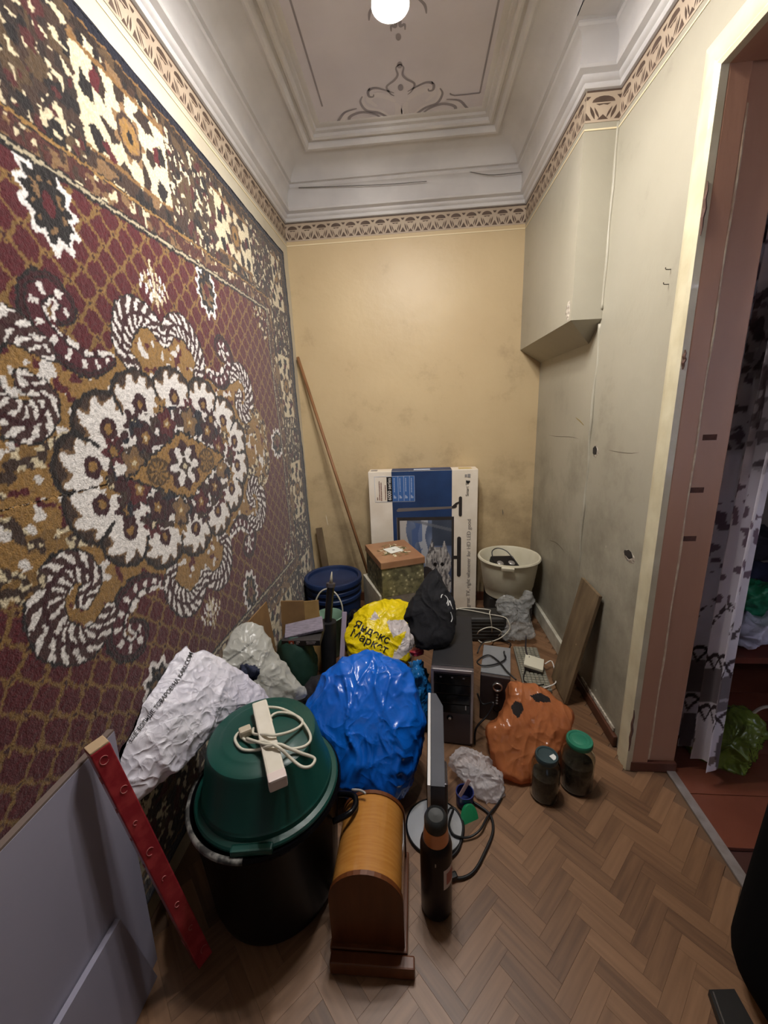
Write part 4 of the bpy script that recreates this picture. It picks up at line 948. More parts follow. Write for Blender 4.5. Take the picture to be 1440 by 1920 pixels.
# board leaning at the right wall
A0,A1=onz(1040,1275),onz(1058,1318); B0,B1=onx(1090,1083,.866),onx(1130,1125,.866)
mid0,mid1=(A0+A1)/2,(B0+B1)/2; mid0=Vector((.75,1.90,.012)); mid1=Vector((.860,1.885,.625))
zz=(mid1-mid0).normalized(); Rb=basis(zz,(0,1,0)); build(MB().box((mid0+mid1)/2,(.21,.016,(mid1-mid0).length),Rb,.002),'shelf_board',m_plank,label='worn brown shelf board leaning on the right wall',cat_='board')

# ---------------------------------------------------------------- computer tower
tc_=Vector((.17,1.765,0)); ta=math.radians(-6.5); T_=rotm(0,0,ta); tw,tl,th_=.185,.47,.398
pc=thing('computer_tower','black computer tower with silver-framed front panel','computer',tc_)
def TP(x,y,z): return tc_+T_@Vector((x,y,z))
m_case=M('case_black','17171a',.55,col2='1c1c20',vscale=10); m_frame=M('case_silver','b5b0b2',.35,.5); m_gun=M('case_gunmetal','565155',.35,.4); m_gloss=M('case_gloss_black','0d0d10',.15)
build(MB().box(TP(0,.01,th_/2+.004),(tw,tl-.02,th_-.004),T_,.003),'case',m_case,pc)
fy=-tl/2
fp=build(MB().box(TP(0,fy+.008,th_/2+.004),(tw,.02,th_-.004),T_,.004),'front_panel',m_gun,pc)
for x0,x1,z0,z1 in ((-tw/2,-tw/2+.011,.02,th_),(tw/2-.011,tw/2,.02,th_),(-tw/2,tw/2,th_-.013,th_)):
    build(MB().box(TP((x0+x1)/2,fy-.004,(z0+z1)/2),(x1-x0,.008,z1-z0),T_,.002),'front_frame',m_frame,pc)
for k,(z0,z1) in enumerate(((.325,.372),(.275,.322),(.225,.272),(.175,.222))):
    bay=build(MB().box(TP(0,fy-.005,(z0+z1)/2),(tw-.03,.006,z1-z0),T_,.002),'drive_bay',m_gloss,pc)
    if k==0:
        for dx in (-.05,0,.05): build(MB().box(TP(dx,fy-.0085,z1-.012),(.009,.001,.006),T_),'bay_mark',M('mark_grey','6d696c',.5),bay)
build(MB().box(TP(.06,fy-.0085,.21),(.006,.002,.022),T_,.001),'port',m_silver,pc)
BR_=T_@rotm(PI/2,0,0)
pb=build(MB().lathe([(0,.004),(.009,.004),(.013,.002),(.014,0),(.014,-.006)],TP(-.01,fy-.004,.145),BR_,20),'power_button',m_gloss,pc,smooth=True)
build(MB().lathe([(0,.006),(.006,.0055),(.007,.004)],TP(-.01,fy-.004,.145),BR_,14),'button_cap',m_silver,pb,smooth=True)

# ---------------------------------------------------------------- subwoofer
sc_=Vector((.392,1.81,0)); sa=math.radians(-13); S_=rotm(0,0,sa); sw,sl,sh=.14,.26,.25
sb=thing('subwoofer','grey-topped speaker box with a chrome-ringed knob beside the computer tower','speaker',sc_)
SP=lambda x,y,z: sc_+S_@Vector((x,y,z))
build(MB().box(SP(0,.01,sh/2+.002),(sw,sl-.02,sh),S_,.003),'cabinet',M('sub_grey','7d7f80',.5,col2='74767a',vscale=9),sb)
fr_=build(MB().box(SP(0,-sl/2+.006,sh/2+.002),(sw,.022,sh),S_,.006),'front_panel',M('sub_brown_black','3a3233',.4,col2='2e2728',vscale=8),sb)
SB=S_@rotm(PI/2,0,0)
build(MB().lathe([(.015,.004),(.02,.009),(.024,.007),(.025,0),(.015,0)],SP(.012,-sl/2-.006,.20),SB,28,close=True),'chrome_ring',M('chrome','c9c6c4',.15,.9),fr_,smooth=True)
for k in range(4): build(MB().lathe([(0,.005),(.005,.004),(.006,0)],SP(.012,-sl/2-.006,.155-.016*k),SB,12),'small_knob',m_silver,fr_,smooth=True)
build(MB().lathe([(0,-.003),(.013,-.003),(.017,.003),(.02,.002),(.02,0)],SP(.012,-sl/2-.006,.075),SB,24),'bass_port',m_gloss,fr_,smooth=True)

# ---------------------------------------------------------------- keyboard, router, hinge wire
ka=math.radians(-5); K_=rotm(0,0,ka); kc=Vector((.655,2.09,0)); KP=lambda x,y,z: kc+K_@Vector((x,y,z))
kb=thing('keyboard','dusty grey keyboard lying on the floor along the right wall','keyboard',kc)
m_key=M('keys_grey','8f8c7c',.6,col2='7d7a6b',vscale=30)
build(MB().box(KP(0,0,.012),(.145,.40,.02),K_,.004),'keyboard_tray',M('keyboard_grey','77756a',.6),kb)
mb=MB()
for i in range(6):
    for j in range(18): mb.box(KP(-.055+i*.022,-.185+j*.0215,.026),(.018,.0175,.009),K_,.002,1)
build(mb,'keys',m_key,kb,kind='stuff')
rc=onz(1001,1243,.066); rt=thing('router','small cream router box lying on the grey keyboard','router',rc-Vector((0,0,.03)))
RR=rotm(.06,.12,-.35)
build(MB().box(rc,(.105,.10,.018),RR,.004),'router_shell',M('router_cream','d6d2bd',.4),rt)
build(MB().box(rc-Vector((0,0,.017)),(.095,.09,.014),RR,.003),'router_base',m_gun,rt)
build(MB().box(rc+RR@Vector((-.03,.03,.0095)),(.004,.012,.001),RR),'router_mark',m_gun,rt)
build(MB().tube([onz(*p,.045) for p in ((990,1205),(988,1190),(986,1170))]if False else [rc+Vector((-.02,.05,0)),rc+Vector((-.03,.07,.05)),rc+Vector((-.03,.075,.13))],.005,8,3),'antenna',m_gun,rt,smooth=True)
build(MB().tube([onz(1022,1245,.05),onz(1035,1240,.05),onz(1042,1270,.035),onz(1040,1282,.035),onz(1020,1290,.034)],.0035,8,4),'white_cable',MATS['white_plastic'],label='bent white wire sticking out beside the router',cat_='wire',smooth=True)

# ---------------------------------------------------------------- black ribbed speaker case behind the tower
bc=thing('equipment_case','dark grey ribbed equipment case wound with white cable behind the tower','case',(.41,2.45,0))
m_rib=M('case_rib','34322f',.5,col2='2a2826',vscale=12)
build(MB().box((.41,2.455,.088),(.33,.16,.172),None,.025,4),'case_body',m_rib,bc,smooth=True)
for k in range(6): build(MB().box((.41,2.374,.03+k*.024),(.29,.006,.008),None,.002),'rib',m_rib,bc)
m_wcab=M('cable_white','c9c4b4',.45)
def pxcab(name,pts,r,mat,label,cat_='cable',n=6,parent=None,**kw):
    """pts: (px,py,z) on a horizontal level or ('y',px,py,Y)"""
    P=[onz(p[0],p[1],p[2]) if p[0]!='y' else ony(p[1],p[2],p[3]) for p in pts]
    return build(MB().tube(P,r,8,n),name,mat,parent,label,cat_,smooth=True,**kw)
pxcab('white_cable',[(850,1140,.19),(885,1145,.185),(920,1152,.185),(945,1157,.18),('y',953,1165,2.36),('y',955,1180,2.35),('y',935,1198,2.33),(905,1205,.02),(895,1195,.02),('y',899,1183,2.34),('y',920,1176,2.345),('y',940,1185,2.35),(930,1196,.02)],.0035,m_wcab,'loops of white cable hanging over the dark equipment case')
pxcab('white_cable',[(845,1150,.19),(865,1140,.19),(915,1143,.19),('y',918,1150,2.355),('y',922,1175,2.35),(922,1195,.01)],.0035,m_wcab,'single white cable crossing the front of the dark case')
m_bcab=M('cable_black','121215',.45)
pxcab('black_cable',[(895,1225,.26),(905,1205,.262),(925,1200,.02),(955,1205,.02),(955,1215,.02),(945,1222,.262),(948,1235,.262),(930,1245,.262),(905,1248,.262),(895,1240,.262),(915,1228,.262),(935,1240,.262),(950,1258,.262),('y',968,1275,1.66)],.0038,m_bcab,'tangle of black cable lying on the grey speaker box')
pxcab('black_cable',[('y',895,1300,1.64),('y',905,1320,1.62),('y',925,1318,1.6),('y',915,1340,1.58),('y',893,1365,1.55),(890,1395,.006)],.0045,m_bcab,'black cable dropping in front of the speaker box beside the tower')
pxcab('thin_cord',[(985,1255,.04),(982,1275,.036),(1000,1285,.036),(1020,1283,.036)],.003,m_bcab,'thin black cord across the dusty keyboard')

# ---------------------------------------------------------------- thermos
tx,ty=.039,.905
tm=thing('thermos','black steel thermos with copper neck and black cap standing on the parquet','thermos',(tx,ty,0))
build(MB().lathe([(0,.002),(.04,.002),(.046,.008),(.0475,.02),(.0475,.255),(.045,.268),(.039,.28),(0,.28)],(tx,ty,0)),'flask',M('thermos_black','16131a',.3,.3,col2='1b171f',vscale=5),tm,auto=AUTO)
build(MB().lathe([(0,.28),(.038,.28),(.0375,.29),(.034,.325),(0,.325)],(tx,ty,0)),'neck_band',M('copper','d6a07c',.32,.75),tm,auto=AUTO)
build(MB().lathe([(0,.325),(.0325,.325),(.034,.33),(.034,.352),(.030,.362),(.026,.366),(.022,.362),(0,.360)],(tx,ty,0)),'cap',M('cap_black','1f2122',.5,col2='2a2c2c',vscale=30),tm,auto=AUTO)
def cyl_patch(c,r,a0,a1,z0,z1,n=8): 
    P=[(c[0]+r*math.cos(a),c[1]+r*math.sin(a)) for a in np.linspace(a0,a1,n)]; return MB().add([(x,y,z0) for x,y in P]+[(x,y,z1) for x,y in P],[(i,i+1,n+i+1,n+i) for i in range(n-1)])
st=build(cyl_patch((tx,ty),.0482,-1.15,.0,.135,.21),'sticker',M('sticker_white','d6c8c2',.5),tm)
build(cyl_patch((tx,ty),.0487,-.95,-.3,.15,.195),'sticker_print',M('sticker_red','b0655c',.5),st)
build(MB().box((tx-.004,ty-.0478,.235),(.004,.001,.012)),'logo_mark',m_silver,tm)

# ---------------------------------------------------------------- monitor, edge on
mo=thing('monitor','dark grey flat monitor seen edge-on with a white bezel on a round foot','monitor',(.045,1.15,0))
m_mback=M('monitor_back','4c4f58',.4,col2='44474f',vscale=6); m_bez=M('monitor_bezel','d4d2d0',.35)
mn,mf=Vector((.040,.965,0)),Vector((.056,1.375,0)); md=(mf-mn).normalized(); MO=basis((0,0,1),md); mc=(mn+mf)/2; ml=(mf-mn).length
MP=lambda a,b,z: mc+MO@Vector((a,b,z))     # a along the panel, b away from the screen is -y
build(MB().box(MP(0,.018,.245),(ml,.010,.31),MO,.002),'bezel',m_bez,mo)
build(MB().box(MP(0,.0245,.245),(ml-.03,.002,.28),MO),'screen',m_gloss,mo)
vs=[];hx=ml/2
for z,sh_ in ((.092,.0),(.398,.0)):
    pass
shell=[(-hx,.012),(hx,.012),(hx,-.008),(hx-.07,-.034),(-hx+.0,-.030),(-hx,-.008)]
build(MB().poly([MP(a,b,.092) for a,b in shell],.306,(0,0,1)),'back_shell',m_mback,mo)
build(MB().box(MP(-hx+.0,-.006,.21),(.012,.034,.23),MO,.003),'side_vent',m_gun,mo)
build(MB().box(MP(.0,-.028,.12),(.10,.035,.22),MO,.006),'stand_neck',m_gun,mo)
base=build(MB().lathe([(0,.022),(.05,.021),(.088,.016),(.102,.010),(.105,.004),(.1,.001),(0,.001)],(.045,1.145,0)),'round_foot',M('foot_grey','a8aaae',.2,.1),mo,auto=AUTO)
build(MB().lathe([(.098,.006),(.103,.013),(.108,.010),(.108,.002),(.1,.002)],(.045,1.145,0),close=True),'foot_rim',m_gloss,base,smooth=True)
pxcab('power_cord',[('y',824,1560,1.02),(835,1530,.03),(850,1515,.01),(868,1545,.008),(862,1585,.008),(848,1605,.008),(838,1612,.008)],.0055,m_bcab,None,None,parent=mo)
pxcab('black_cable',[(845,1645,.012),(868,1646,.008),(890,1632,.008),(908,1600,.008),(924,1560,.008),(920,1530,.008),(900,1512,.008),(880,1500,.012)],.005,m_bcab,'black power cord curving on the parquet beside the thermos')
pxcab('black_cable',[(945,1475,.008),(938,1500,.008),(915,1530,.016),(900,1556,.02),(878,1570,.012),(852,1566,.024),(842,1545,.028),(850,1518,.02)],.004,m_bcab,'thin black lead running from the orange bag to the monitor foot')
build(MB().box(onz(848,1644,.014),(.035,.02,.02),rotm(0,0,.4),.006),'plug',m_bcab,label='black plug at the end of the power cord by the thermos',cat_='plug')

# ---------------------------------------------------------------- jars
m_glass=M('jar_glass','dfe8e4',.04,trans=1,ior=1.3); m_cont=M('jar_contents','3a2e28',.6,col2='54453a',vscale=40,bump=.4,bscale=60)
def jar(x,y,r,h,lidc,label,shoulder):
    j=thing('glass_jar',label,'jar',(x,y,0)); nr=r*.70
    prof=[(0,.002),(r*.9,.002),(r,.014),(r,shoulder),(r*.93,shoulder+.018),(nr*1.02,h-.03),(nr,h-.02),(nr,h-.006)]
    inner=[(max(0,a-.003),b if i else b+.004) for i,(a,b) in enumerate(prof)][::-1]
    build(MB().lathe(prof+inner,(x,y,0)),'glass',m_glass,j,smooth=True)
    build(MB().lathe([(0,.008),(r*.88,.008),(r-.005,.02),(r-.005,shoulder-.035),(r*.9,shoulder-.028),(0,shoulder-.02)],(x,y,0)),'contents',m_cont,j,auto=AUTO)
    l=build(MB().lathe([(0,h+.003),(nr*.85,h+.003),(nr*.92,h+.006),(nr*1.08,h+.006),(nr*1.13,h+.001),(nr*1.13,h-.012),(nr*1.1,h-.016),(nr*1.02,h-.014),(nr*1.0,h-.002),(0,h-.002)],(x,y,0)),'lid',lidc,j,auto=AUTO); return j,l
j1,l1=jar(.485,1.295,.054,.190,M('lid_dark_teal','26383c',.4,col2='2e4146',vscale=9),'smaller glass jar with dark teal lid and white label','.'and .135)
build(MB().box((.507,1.285,.1935),(.022,.022,.0008),rotm(0,0,.5)),'label_sticker',M('sticker_plain','d9dad6',.5),l1)
j2,l2=jar(.625,1.345,.062,.218,M('lid_green','1f6a52',.45,col2='27785d',vscale=8),'larger glass jar with bright green lid next to the orange bag',.15)
build(MB().lathe([(.0,.0042),(.024,.0042),(.027,.003)],(.625,1.345,.218),None,24),'lid_ring',MATS['lid_green'],l2,smooth=True)

# ---------------------------------------------------------------- bread box
bb=thing('bread_box','varnished wooden bread box with arched end and roll top','bread box',(-.158,.89,0))
m_var=M('varnish_light','b07a3a',.22,col2='a66f32',vscale=5,stretch=(3,30,3),coat=.4); m_vard=M('varnish_end_shaded','64371a',.35,col2='562d14',vscale=4,stretch=(8,1,1))  # end, rail and base: shade away from the lamp mixed into the colour
x0,x1,yf,yb=-.262,-.056,.775,1.02; zt=.312; rA=(x1-x0)/2; cxb=(x0+x1)/2
def arch(y,ins=0,n=18):
    r=rA-ins; P=[(cxb-r,y,.045)]+[(cxb+r*math.cos(a),y,zt-rA+r*math.sin(a)*1.0) for a in np.linspace(PI,0,n)]+[(cxb+r,y,.045)]; return [Vector(p) for p in P]
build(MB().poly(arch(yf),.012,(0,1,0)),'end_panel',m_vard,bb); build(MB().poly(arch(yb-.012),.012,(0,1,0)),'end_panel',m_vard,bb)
a=arch(yf+.012,.004);b=arch(yb-.012,.004);n=len(a); mb=MB().add(a+b,[(i,i+1,n+i+1,n+i) for i in range(n-1)]); build(mb,'roll_top',m_var,bb,auto=math.radians(20))
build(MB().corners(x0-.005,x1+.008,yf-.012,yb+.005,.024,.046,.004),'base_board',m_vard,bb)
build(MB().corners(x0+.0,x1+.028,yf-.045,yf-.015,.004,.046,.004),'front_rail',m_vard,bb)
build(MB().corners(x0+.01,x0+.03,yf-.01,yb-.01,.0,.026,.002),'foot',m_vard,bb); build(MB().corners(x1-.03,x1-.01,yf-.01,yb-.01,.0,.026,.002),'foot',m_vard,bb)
build(MB().tube([(-.225,1.005,.325),(-.195,1.0,.329),(-.178,.99,.329)],.004,8,4),'hook',m_silver,bb,smooth=True)

# ---------------------------------------------------------------- black pot, green basin, power strip
px_,py_=-.485,.965
pt=thing('enamel_pot','big black enamel pot with worn rim under the green basin','pot',(px_,py_,0))
m_pot=M('pot_black','060609',.3,col2='0a0a0e',vscale=5,spec=.2)
build(MB().lathe([(0,.002),(.175,.002),(.192,.012),(.20,.05),(.218,.36),(.226,.375),(.232,.385),(.228,.395),(.22,.392),(.212,.375),(.205,.33),(.19,.03),(0,.02)],(px_,py_,0),None,64),'pot_body',m_pot,pt,auto=AUTO)
n=30; P=[(math.cos(t),math.sin(t)) for t in np.linspace(math.radians(175),math.radians(275),n)]
mb=MB().add([(px_+r*c,py_+r*s,z) for c,s in P for r,z in ((.2325,.381),(.2335,.388),(.228,.3965),(.221,.3945))],[(i*4+k,i*4+k+1,i*4+k+5,i*4+k+4) for i in range(n-1) for k in range(3)])
build(mb,'worn_rim',M('rim_worn','8e8c86',.6,col2='3a3937',vscale=30,contrast=(.4,.55)),pt,smooth=True)
build(MB().tube([(px_+.215,py_+.045,.30),(px_+.265,py_+.03,.315),(px_+.278,py_+.0,.315),(px_+.262,py_-.03,.315),(px_+.214,py_-.045,.30)],.009,10,5),'handle',m_pot,pt,smooth=True)
m_bas=M('basin_green','0d453c',.4,col2='0a3b34',vscale=4)
bs=thing('plastic_basin','dark green plastic basin turned upside down on the black pot','basin',(px_+.008,py_+.0,.39))
bx_,by_=px_+.008,py_+.0
build(MB().lathe([(0,.588),(.112,.588),(.118,.586),(.128,.581),(.142,.581),(.156,.574),(.162,.562),(.190,.43),(.195,.425),(.197,.412),(.211,.409),(.215,.404),(.215,.397),(.211,.398),(.193,.399),(.188,.41),(.156,.545),(.14,.568),(0,.572)],(bx_,by_,0),None,64),'basin_body',m_bas,bs,auto=AUTO)
build(MB().box((bx_+.03,by_-.207,.404),(.11,.022,.02),rotm(0,0,.12),.005),'grip_tab',m_bas,bs)
sA,sB=onz(487,1322,.612),onz(520,1462,.605); sdir=(sB-sA).normalized(); SR=basis(sdir,(1,0,0)); sm=(sA+sB)/2; slen=(sB-sA).length
ps=thing('power_strip','white power strip lying across the green basin','power strip',sm-Vector((0,0,.022)))
build(MB().box(sm,(.046,.034,slen),SR,.006),'strip_body',M('strip_white','d9d3c6',.4,col2='cfc8b9',vscale=12),ps)
side=SR@Vector((-1,0,0)); 
for k in range(5):
    q=sm+sdir*(slen*(-.36+.18*k))-Vector((.0236,0,0))*1.0
    build(MB().box(q,(.002,.010,.012),SR,.001),'socket',m_gun,ps)
build(MB().box(sB+Vector((.0,-.0,.0)),(.047,.035,.03),SR,.005),'end_cap',M('cap_pinkish','d3c3bd',.4),ps)
build(MB().box(onz(460,1372,.603),(.035,.026,.026),rotm(0,0,.6),.006),'plug',M('plug_cream','b9ad98',.4),ps)
def zpx(pts,z): return [(200+x/2.323,1150+y/2.323,z) for x,y in pts]
cordz=.634
def cord(pts,zs):
    P=[onz(200+x/2.323,1150+y/2.323,z) for (x,y),z in zip(pts,zs)]; return build(MB().tube(P,.0042,8,6),'cord',m_wcab,ps,smooth=True)
c1=[(610,500),(570,525),(560,555),(590,592),(650,596),(700,580),(750,570),(800,590),(850,610),(905,632),(890,665),(850,668),(800,630),(750,585),(690,560),(620,560),(585,530),(615,505)]
cord(c1,[.597,.596,.595,.595,.597,.632,.634,.62,.605,.585,.585,.59,.605,.634,.632,.598,.597,.6])
c2=[(640,500),(640,525),(690,528),(740,530),(800,515),(845,490),(850,465),(810,440),(750,432),(715,450),(718,470)]
cord(c2,[.598,.6,.632,.634,.61,.6,.598,.598,.598,.6,.6])
c3=[(700,408),(760,415),(830,450),(875,505),(888,550),(860,580),(800,590),(745,572),(690,570),(610,545)]
cord(c3,[.62,.6,.598,.596,.594,.594,.6,.634,.632,.6])

# ---------------------------------------------------------------- red carton tube and white panels at the left
m_redp=M('wrapping_red','8e1f2c',.3,col2='a5343a',vscale=30,contrast=(.45,.6),coat=.2)
ra,rb=Vector((-.632,.738,.022)),Vector((-.752,.705,.775)); rz=(rb-ra).normalized(); RRd=basis(rz,(1,-.6,0)); rl=(rb-ra).length
rd=thing('wrapping_paper_box','long red patterned carton leaning on the white panel','carton',(ra.x,ra.y,0))
build(MB().box((ra+rb)/2,(.042,.042,rl),RRd,.003),'carton_body',m_redp,rd)
m_gold=M('print_gold','a8743a',.45,col2='7a3a2c',vscale=22); m_pinkp=M('print_pink','b06a68',.5)
build(MB().box((ra+rb)/2+RRd@Vector((-.0213,0,.03)),(.0012,.034,rl-.1),RRd),'gold_print',m_gold,rd)
mb=MB(); rr=random.Random(2)
for k in range(15):
    z=-rl/2+.04+k*(rl-.07)/14; cxx=rr.uniform(-.008,.008); r_=rr.uniform(.004,.009)
    pts=[(cxx+r_*math.cos(t),-.0218,z+1.2*r_*math.sin(t)) for t in np.linspace(.3,rr.uniform(3.5,5.8),12)]
    if k%2: build(MB().tube([(ra+rb)/2+RRd@Vector(p) for p in pts],.0008,5,1),'scroll_print',m_pinkp,rd)
    else: build(MB().tube([(ra+rb)/2+RRd@Vector((.0218,p[0],p[2])) for p in pts],.0008,5,1),'scroll_print',m_pinkp,rd)
build(MB().box(rb+rz*.002,(.040,.040,.006),RRd,.002),'end_flap',M('carton_raw','b49a7a',.7),rd)
m_pan=M('panel_white','928fa0',.5,col2='8a8798',vscale=2)
pn=thing('furniture_panel','large white furniture panel leaning against the carpet','panel',(-.785,.42,0))
def lean(y0,y1,z1,xb,xt,t,mat,name,parent,y1b=None):
    y1b=y1 if y1b is None else y1b
    v=[(xb,y0,0.001),(xb,y1b,0.001),(xt,y1,z1),(xt,y0,z1)]; v2=[(x-t,y,z) for x,y,z in v]
    return build(MB().add(v+v2,[(0,1,2,3),(7,6,5,4),(0,4,5,1),(1,5,6,2),(2,6,7,3),(3,7,4,0)]),name,mat,parent)
lean(-.1,.79,.735,-.768,-.784,.014,m_pan,'panel_face',pn,.735)
lean(-.1,.79,.741,-.7685,-.7845,.016,M('panel_edge','6d5f58',.6),'panel_edge',pn,.735).location.x-=.0005
p2=build(MB().add([(-.745,-.1,.001),(-.745,.70,.001),(-.757,.655,.30),(-.757,-.1,.30),(-.759,-.1,.001),(-.759,.70,.001),(-.771,.655,.30),(-.771,-.1,.30)],[(0,1,2,3),(7,6,5,4),(0,4,5,1),(1,5,6,2),(2,6,7,3),(3,7,4,0)]),'drawer_front',m_pan,label='lower white board standing in front of the big white panel',cat_='board')

# ================================================================== BAGS
m_blue=M('blue_film','0f66d0',.25,col2='0d58bd',vscale=5,bump=.6,bscale=11,spec=.6,ridged=True)
bl_,_,_=pillow('plastic_bag',[(690,1224),(640,1240),(597,1280),(577,1330),(572,1390),(592,1440),(622,1480),(670,1503),(720,1508),(760,1490),(788,1440),(796,1390),(792,1330),(775,1280),(745,1240)],ony(690,1370,1.34),(0,-.78,.62),.12,.15,m_blue,None,'large stuffed bright blue plastic bag behind the bread box','bag',(.016,13),seed=4,rings=46,nang=240,pw=2.6,flat=.5,stretch=(1,.5,.32))
# white printed bag
m_kari=M('white_poly','d6d4dc',.4,col2='c6c3d2',vscale=5,bump=.45,bscale=30,ridged=True)
kn=Vector((.80,-.32,.52)); ko,_,_=pillow('plastic_bag',[(345,1210),(362,1222),(385,1217),(430,1245),(470,1275),(508,1313),(482,1330),(440,1352),(400,1382),(350,1425),(300,1470),(258,1508),(236,1512),(215,1470),(200,1430),(205,1405),(225,1385),(262,1320),(300,1265)],onx(350,1360,-.725),kn,.05,.02,m_kari,None,'large white printed shopping bag propped between carpet and green basin','bag',(.013,10),seed=5,rings=40,nang=220,pw=2.0,flat=.6,clampx=-.80)
bv=surf_bvh(ko)
text_pix('lettering','ЕЩЁ БОЛЬШЕ ТОВАРОВ НА KARI.COM',m_ink,ko,bv,[(238,1396),(258,1371),(302,1315),(331,1278),(350,1245),(362,1216)],11,.012)
# translucent bag behind
m_milk=mat_film('milky_film','d6d6cf',.22,.25,.4,26,.35)
to,_,_=pillow('plastic_bag',[(425,1200),(450,1173),(475,1168),(503,1192),(520,1225),(545,1255),(571,1298),(550,1312),(541,1330),(532,1352),(500,1385),(450,1385),(410,1330),(398,1250)],ony(480,1250,1.40),(.45,-.68,.58),.06,.03,m_milk,None,'milky translucent plastic bag with two printed lines beside the carpet','bag',(.014,12),seed=8,clampx=-.79)
bv=surf_bvh(to)
text_pix('lettering','МИНИМАЛЬНЫЙ УРОН',m_ink,to,bv,[(428,1238),(472,1206)],5.2); text_pix('lettering','планете — 20%',m_ink,to,bv,[(447,1248),(474,1230)],5)
heap('cloth','navy blue cloth poking out of the milky bag','cloth',ony(466,1262,1.27),(.045,.04,.04),m_navyc,21,.03,16)
# yellow market bag
m_yel=M('bag_yellow','e8cf10',.35,col2='dcc20c',vscale=6,bump=.3,bscale=24,ridged=True); m_bw=M('bag_white','cfc6c4',.4,col2='bdb3b4',vscale=8,bump=.4,bscale=30,ridged=True)
yo,_,_=pillow('plastic_bag',[(650,1190),(665,1160),(688,1138),(720,1128),(750,1125),(770,1135),(770,1165),(778,1195),(775,1220),(765,1242),(750,1247),(735,1262),(700,1262),(665,1240),(652,1208)],ony(715,1190,2.0),(0,-.62,.78),.10,.16,m_yel,None,'yellow and white shopping bag with black lettering','bag',(.016,11),seed=12,rings=34,nang=190)
repaint(yo,m_bw,[(725,1163),(760,1162),(782,1195),(778,1235),(752,1250),(735,1243),(742,1205),(728,1175)]); repaint(yo,m_bw,[(693,1162),(703,1145),(712,1160),(700,1163)])
repaint(yo,m_yel,[(738,1195),(762,1182),(758,1195),(742,1222)]); repaint(yo,m_yel,[(745,1240),(768,1222),(770,1240),(752,1252)])
bv=surf_bvh(yo)
text_pix('lettering','Яндекс',m_ink,yo,bv,[(666,1170),(730,1202)],21,.012); text_pix('lettering','Маркет',m_ink,yo,bv,[(658,1186),(726,1220)],21,.012)
# black soft bag on the tower
bo,_,_=pillow('fabric_bag',[(808,1066),(822,1062),(833,1090),(850,1120),(856,1150),(850,1190),(836,1208),(800,1221),(780,1214),(768,1172),(756,1156),(775,1115),(792,1085)],ony(812,1150,1.78),(0,-.85,.53),.07,.10,M('black_fabric','0c0c10',.9,col2='131318',vscale=12,bump=.2,bscale=60),None,'black soft fabric bag slumped on top of the computer tower','bag',(.016,9),seed=15,clampz=.404)
bv=surf_bvh(bo); m_wl=M('white_trim','d8d8d4',.6)
def line_on(bvh,pts,r,name,parent,mat):
    P=[hit(bvh,x,y,.001) for x,y in pts]; P=[p for p in P if p is not None]
    if len(P)>1: build(MB().tube(P,r,6,3),name,mat,parent)
for pts in ([(827,1121),(829,1115),(836,1118),(840,1125),(838,1132),(842,1134)],[(840,1136),(843,1126),(846,1135),(849,1142)],[(845,1148),(848,1158),(846,1166)]): line_on(bv,pts,.0022,'white_outline',bo,m_wl)
# orange bag
m_or=mat_film('orange_film','cc8050',.28,.18,.6,12,.3)
oo,_,_=pillow('plastic_bag',[(955,1279),(985,1283),(1020,1290),(1045,1312),(1072,1335),(1072,1372),(1052,1408),(1036,1428),(1010,1460),(985,1470),(960,1465),(932,1446),(918,1400),(913,1366),(935,1346),(950,1312)],ony(985,1385,1.47),(0,-.70,.71),.075,.10,m_or,None,'orange plastic bag with torn handles on the floor before the keyboard','bag',(.011,13),seed=18,rings=40,nang=220,pw=5,flat=.34,stretch=(1,.6,.4))
m_in=M('bag_inside','1b1311',.9); repaint(oo,m_in,[(994,1304),(1012,1299),(1030,1308),(1033,1317),(1005,1316)]); repaint(oo,m_in,[(958,1325),(966,1314),(978,1318),(982,1330),(972,1347),(962,1338)])
cb=thing('carton','small brown carton inside the orange bag','carton',(.435,1.50,0)); build(MB().box((.44,1.50,.07),(.17,.09,.125),rotm(-.12,0,.12),.004),'carton_body',M('carton_pinkish','a5705a',.7,col2='8c5944',vscale=8),cb)
# clear bags
m_clear=mat_film('clear_film','f2eff1',.60,.1,.8,20,.2)
pillow('plastic_bag',[(845,1422),(860,1407),(890,1406),(912,1420),(922,1440),(940,1455),(943,1482),(936,1506),(916,1514),(900,1500),(875,1472),(852,1448)],ony(895,1455,1.33),(.05,-.55,.83),.045,.05,m_clear,None,'crumpled clear plastic bag on the floor in front of the tower','bag',(.02,20),seed=25)
pillow('plastic_bag',[(940,1196),(946,1165),(935,1145),(930,1130),(950,1114),(972,1122),(990,1110),(1002,1130),(990,1148),(996,1170),(997,1192),(970,1198)],ony(968,1170,2.40),(0,-.9,.4),.035,.05,mat_film('clear_film_grey','e2e3e1',.66,.12,.8,20,.3),None,'knotted clear grey plastic bag standing under the cream bucket','bag',(.02,20),seed=27,centre=(970,1146))
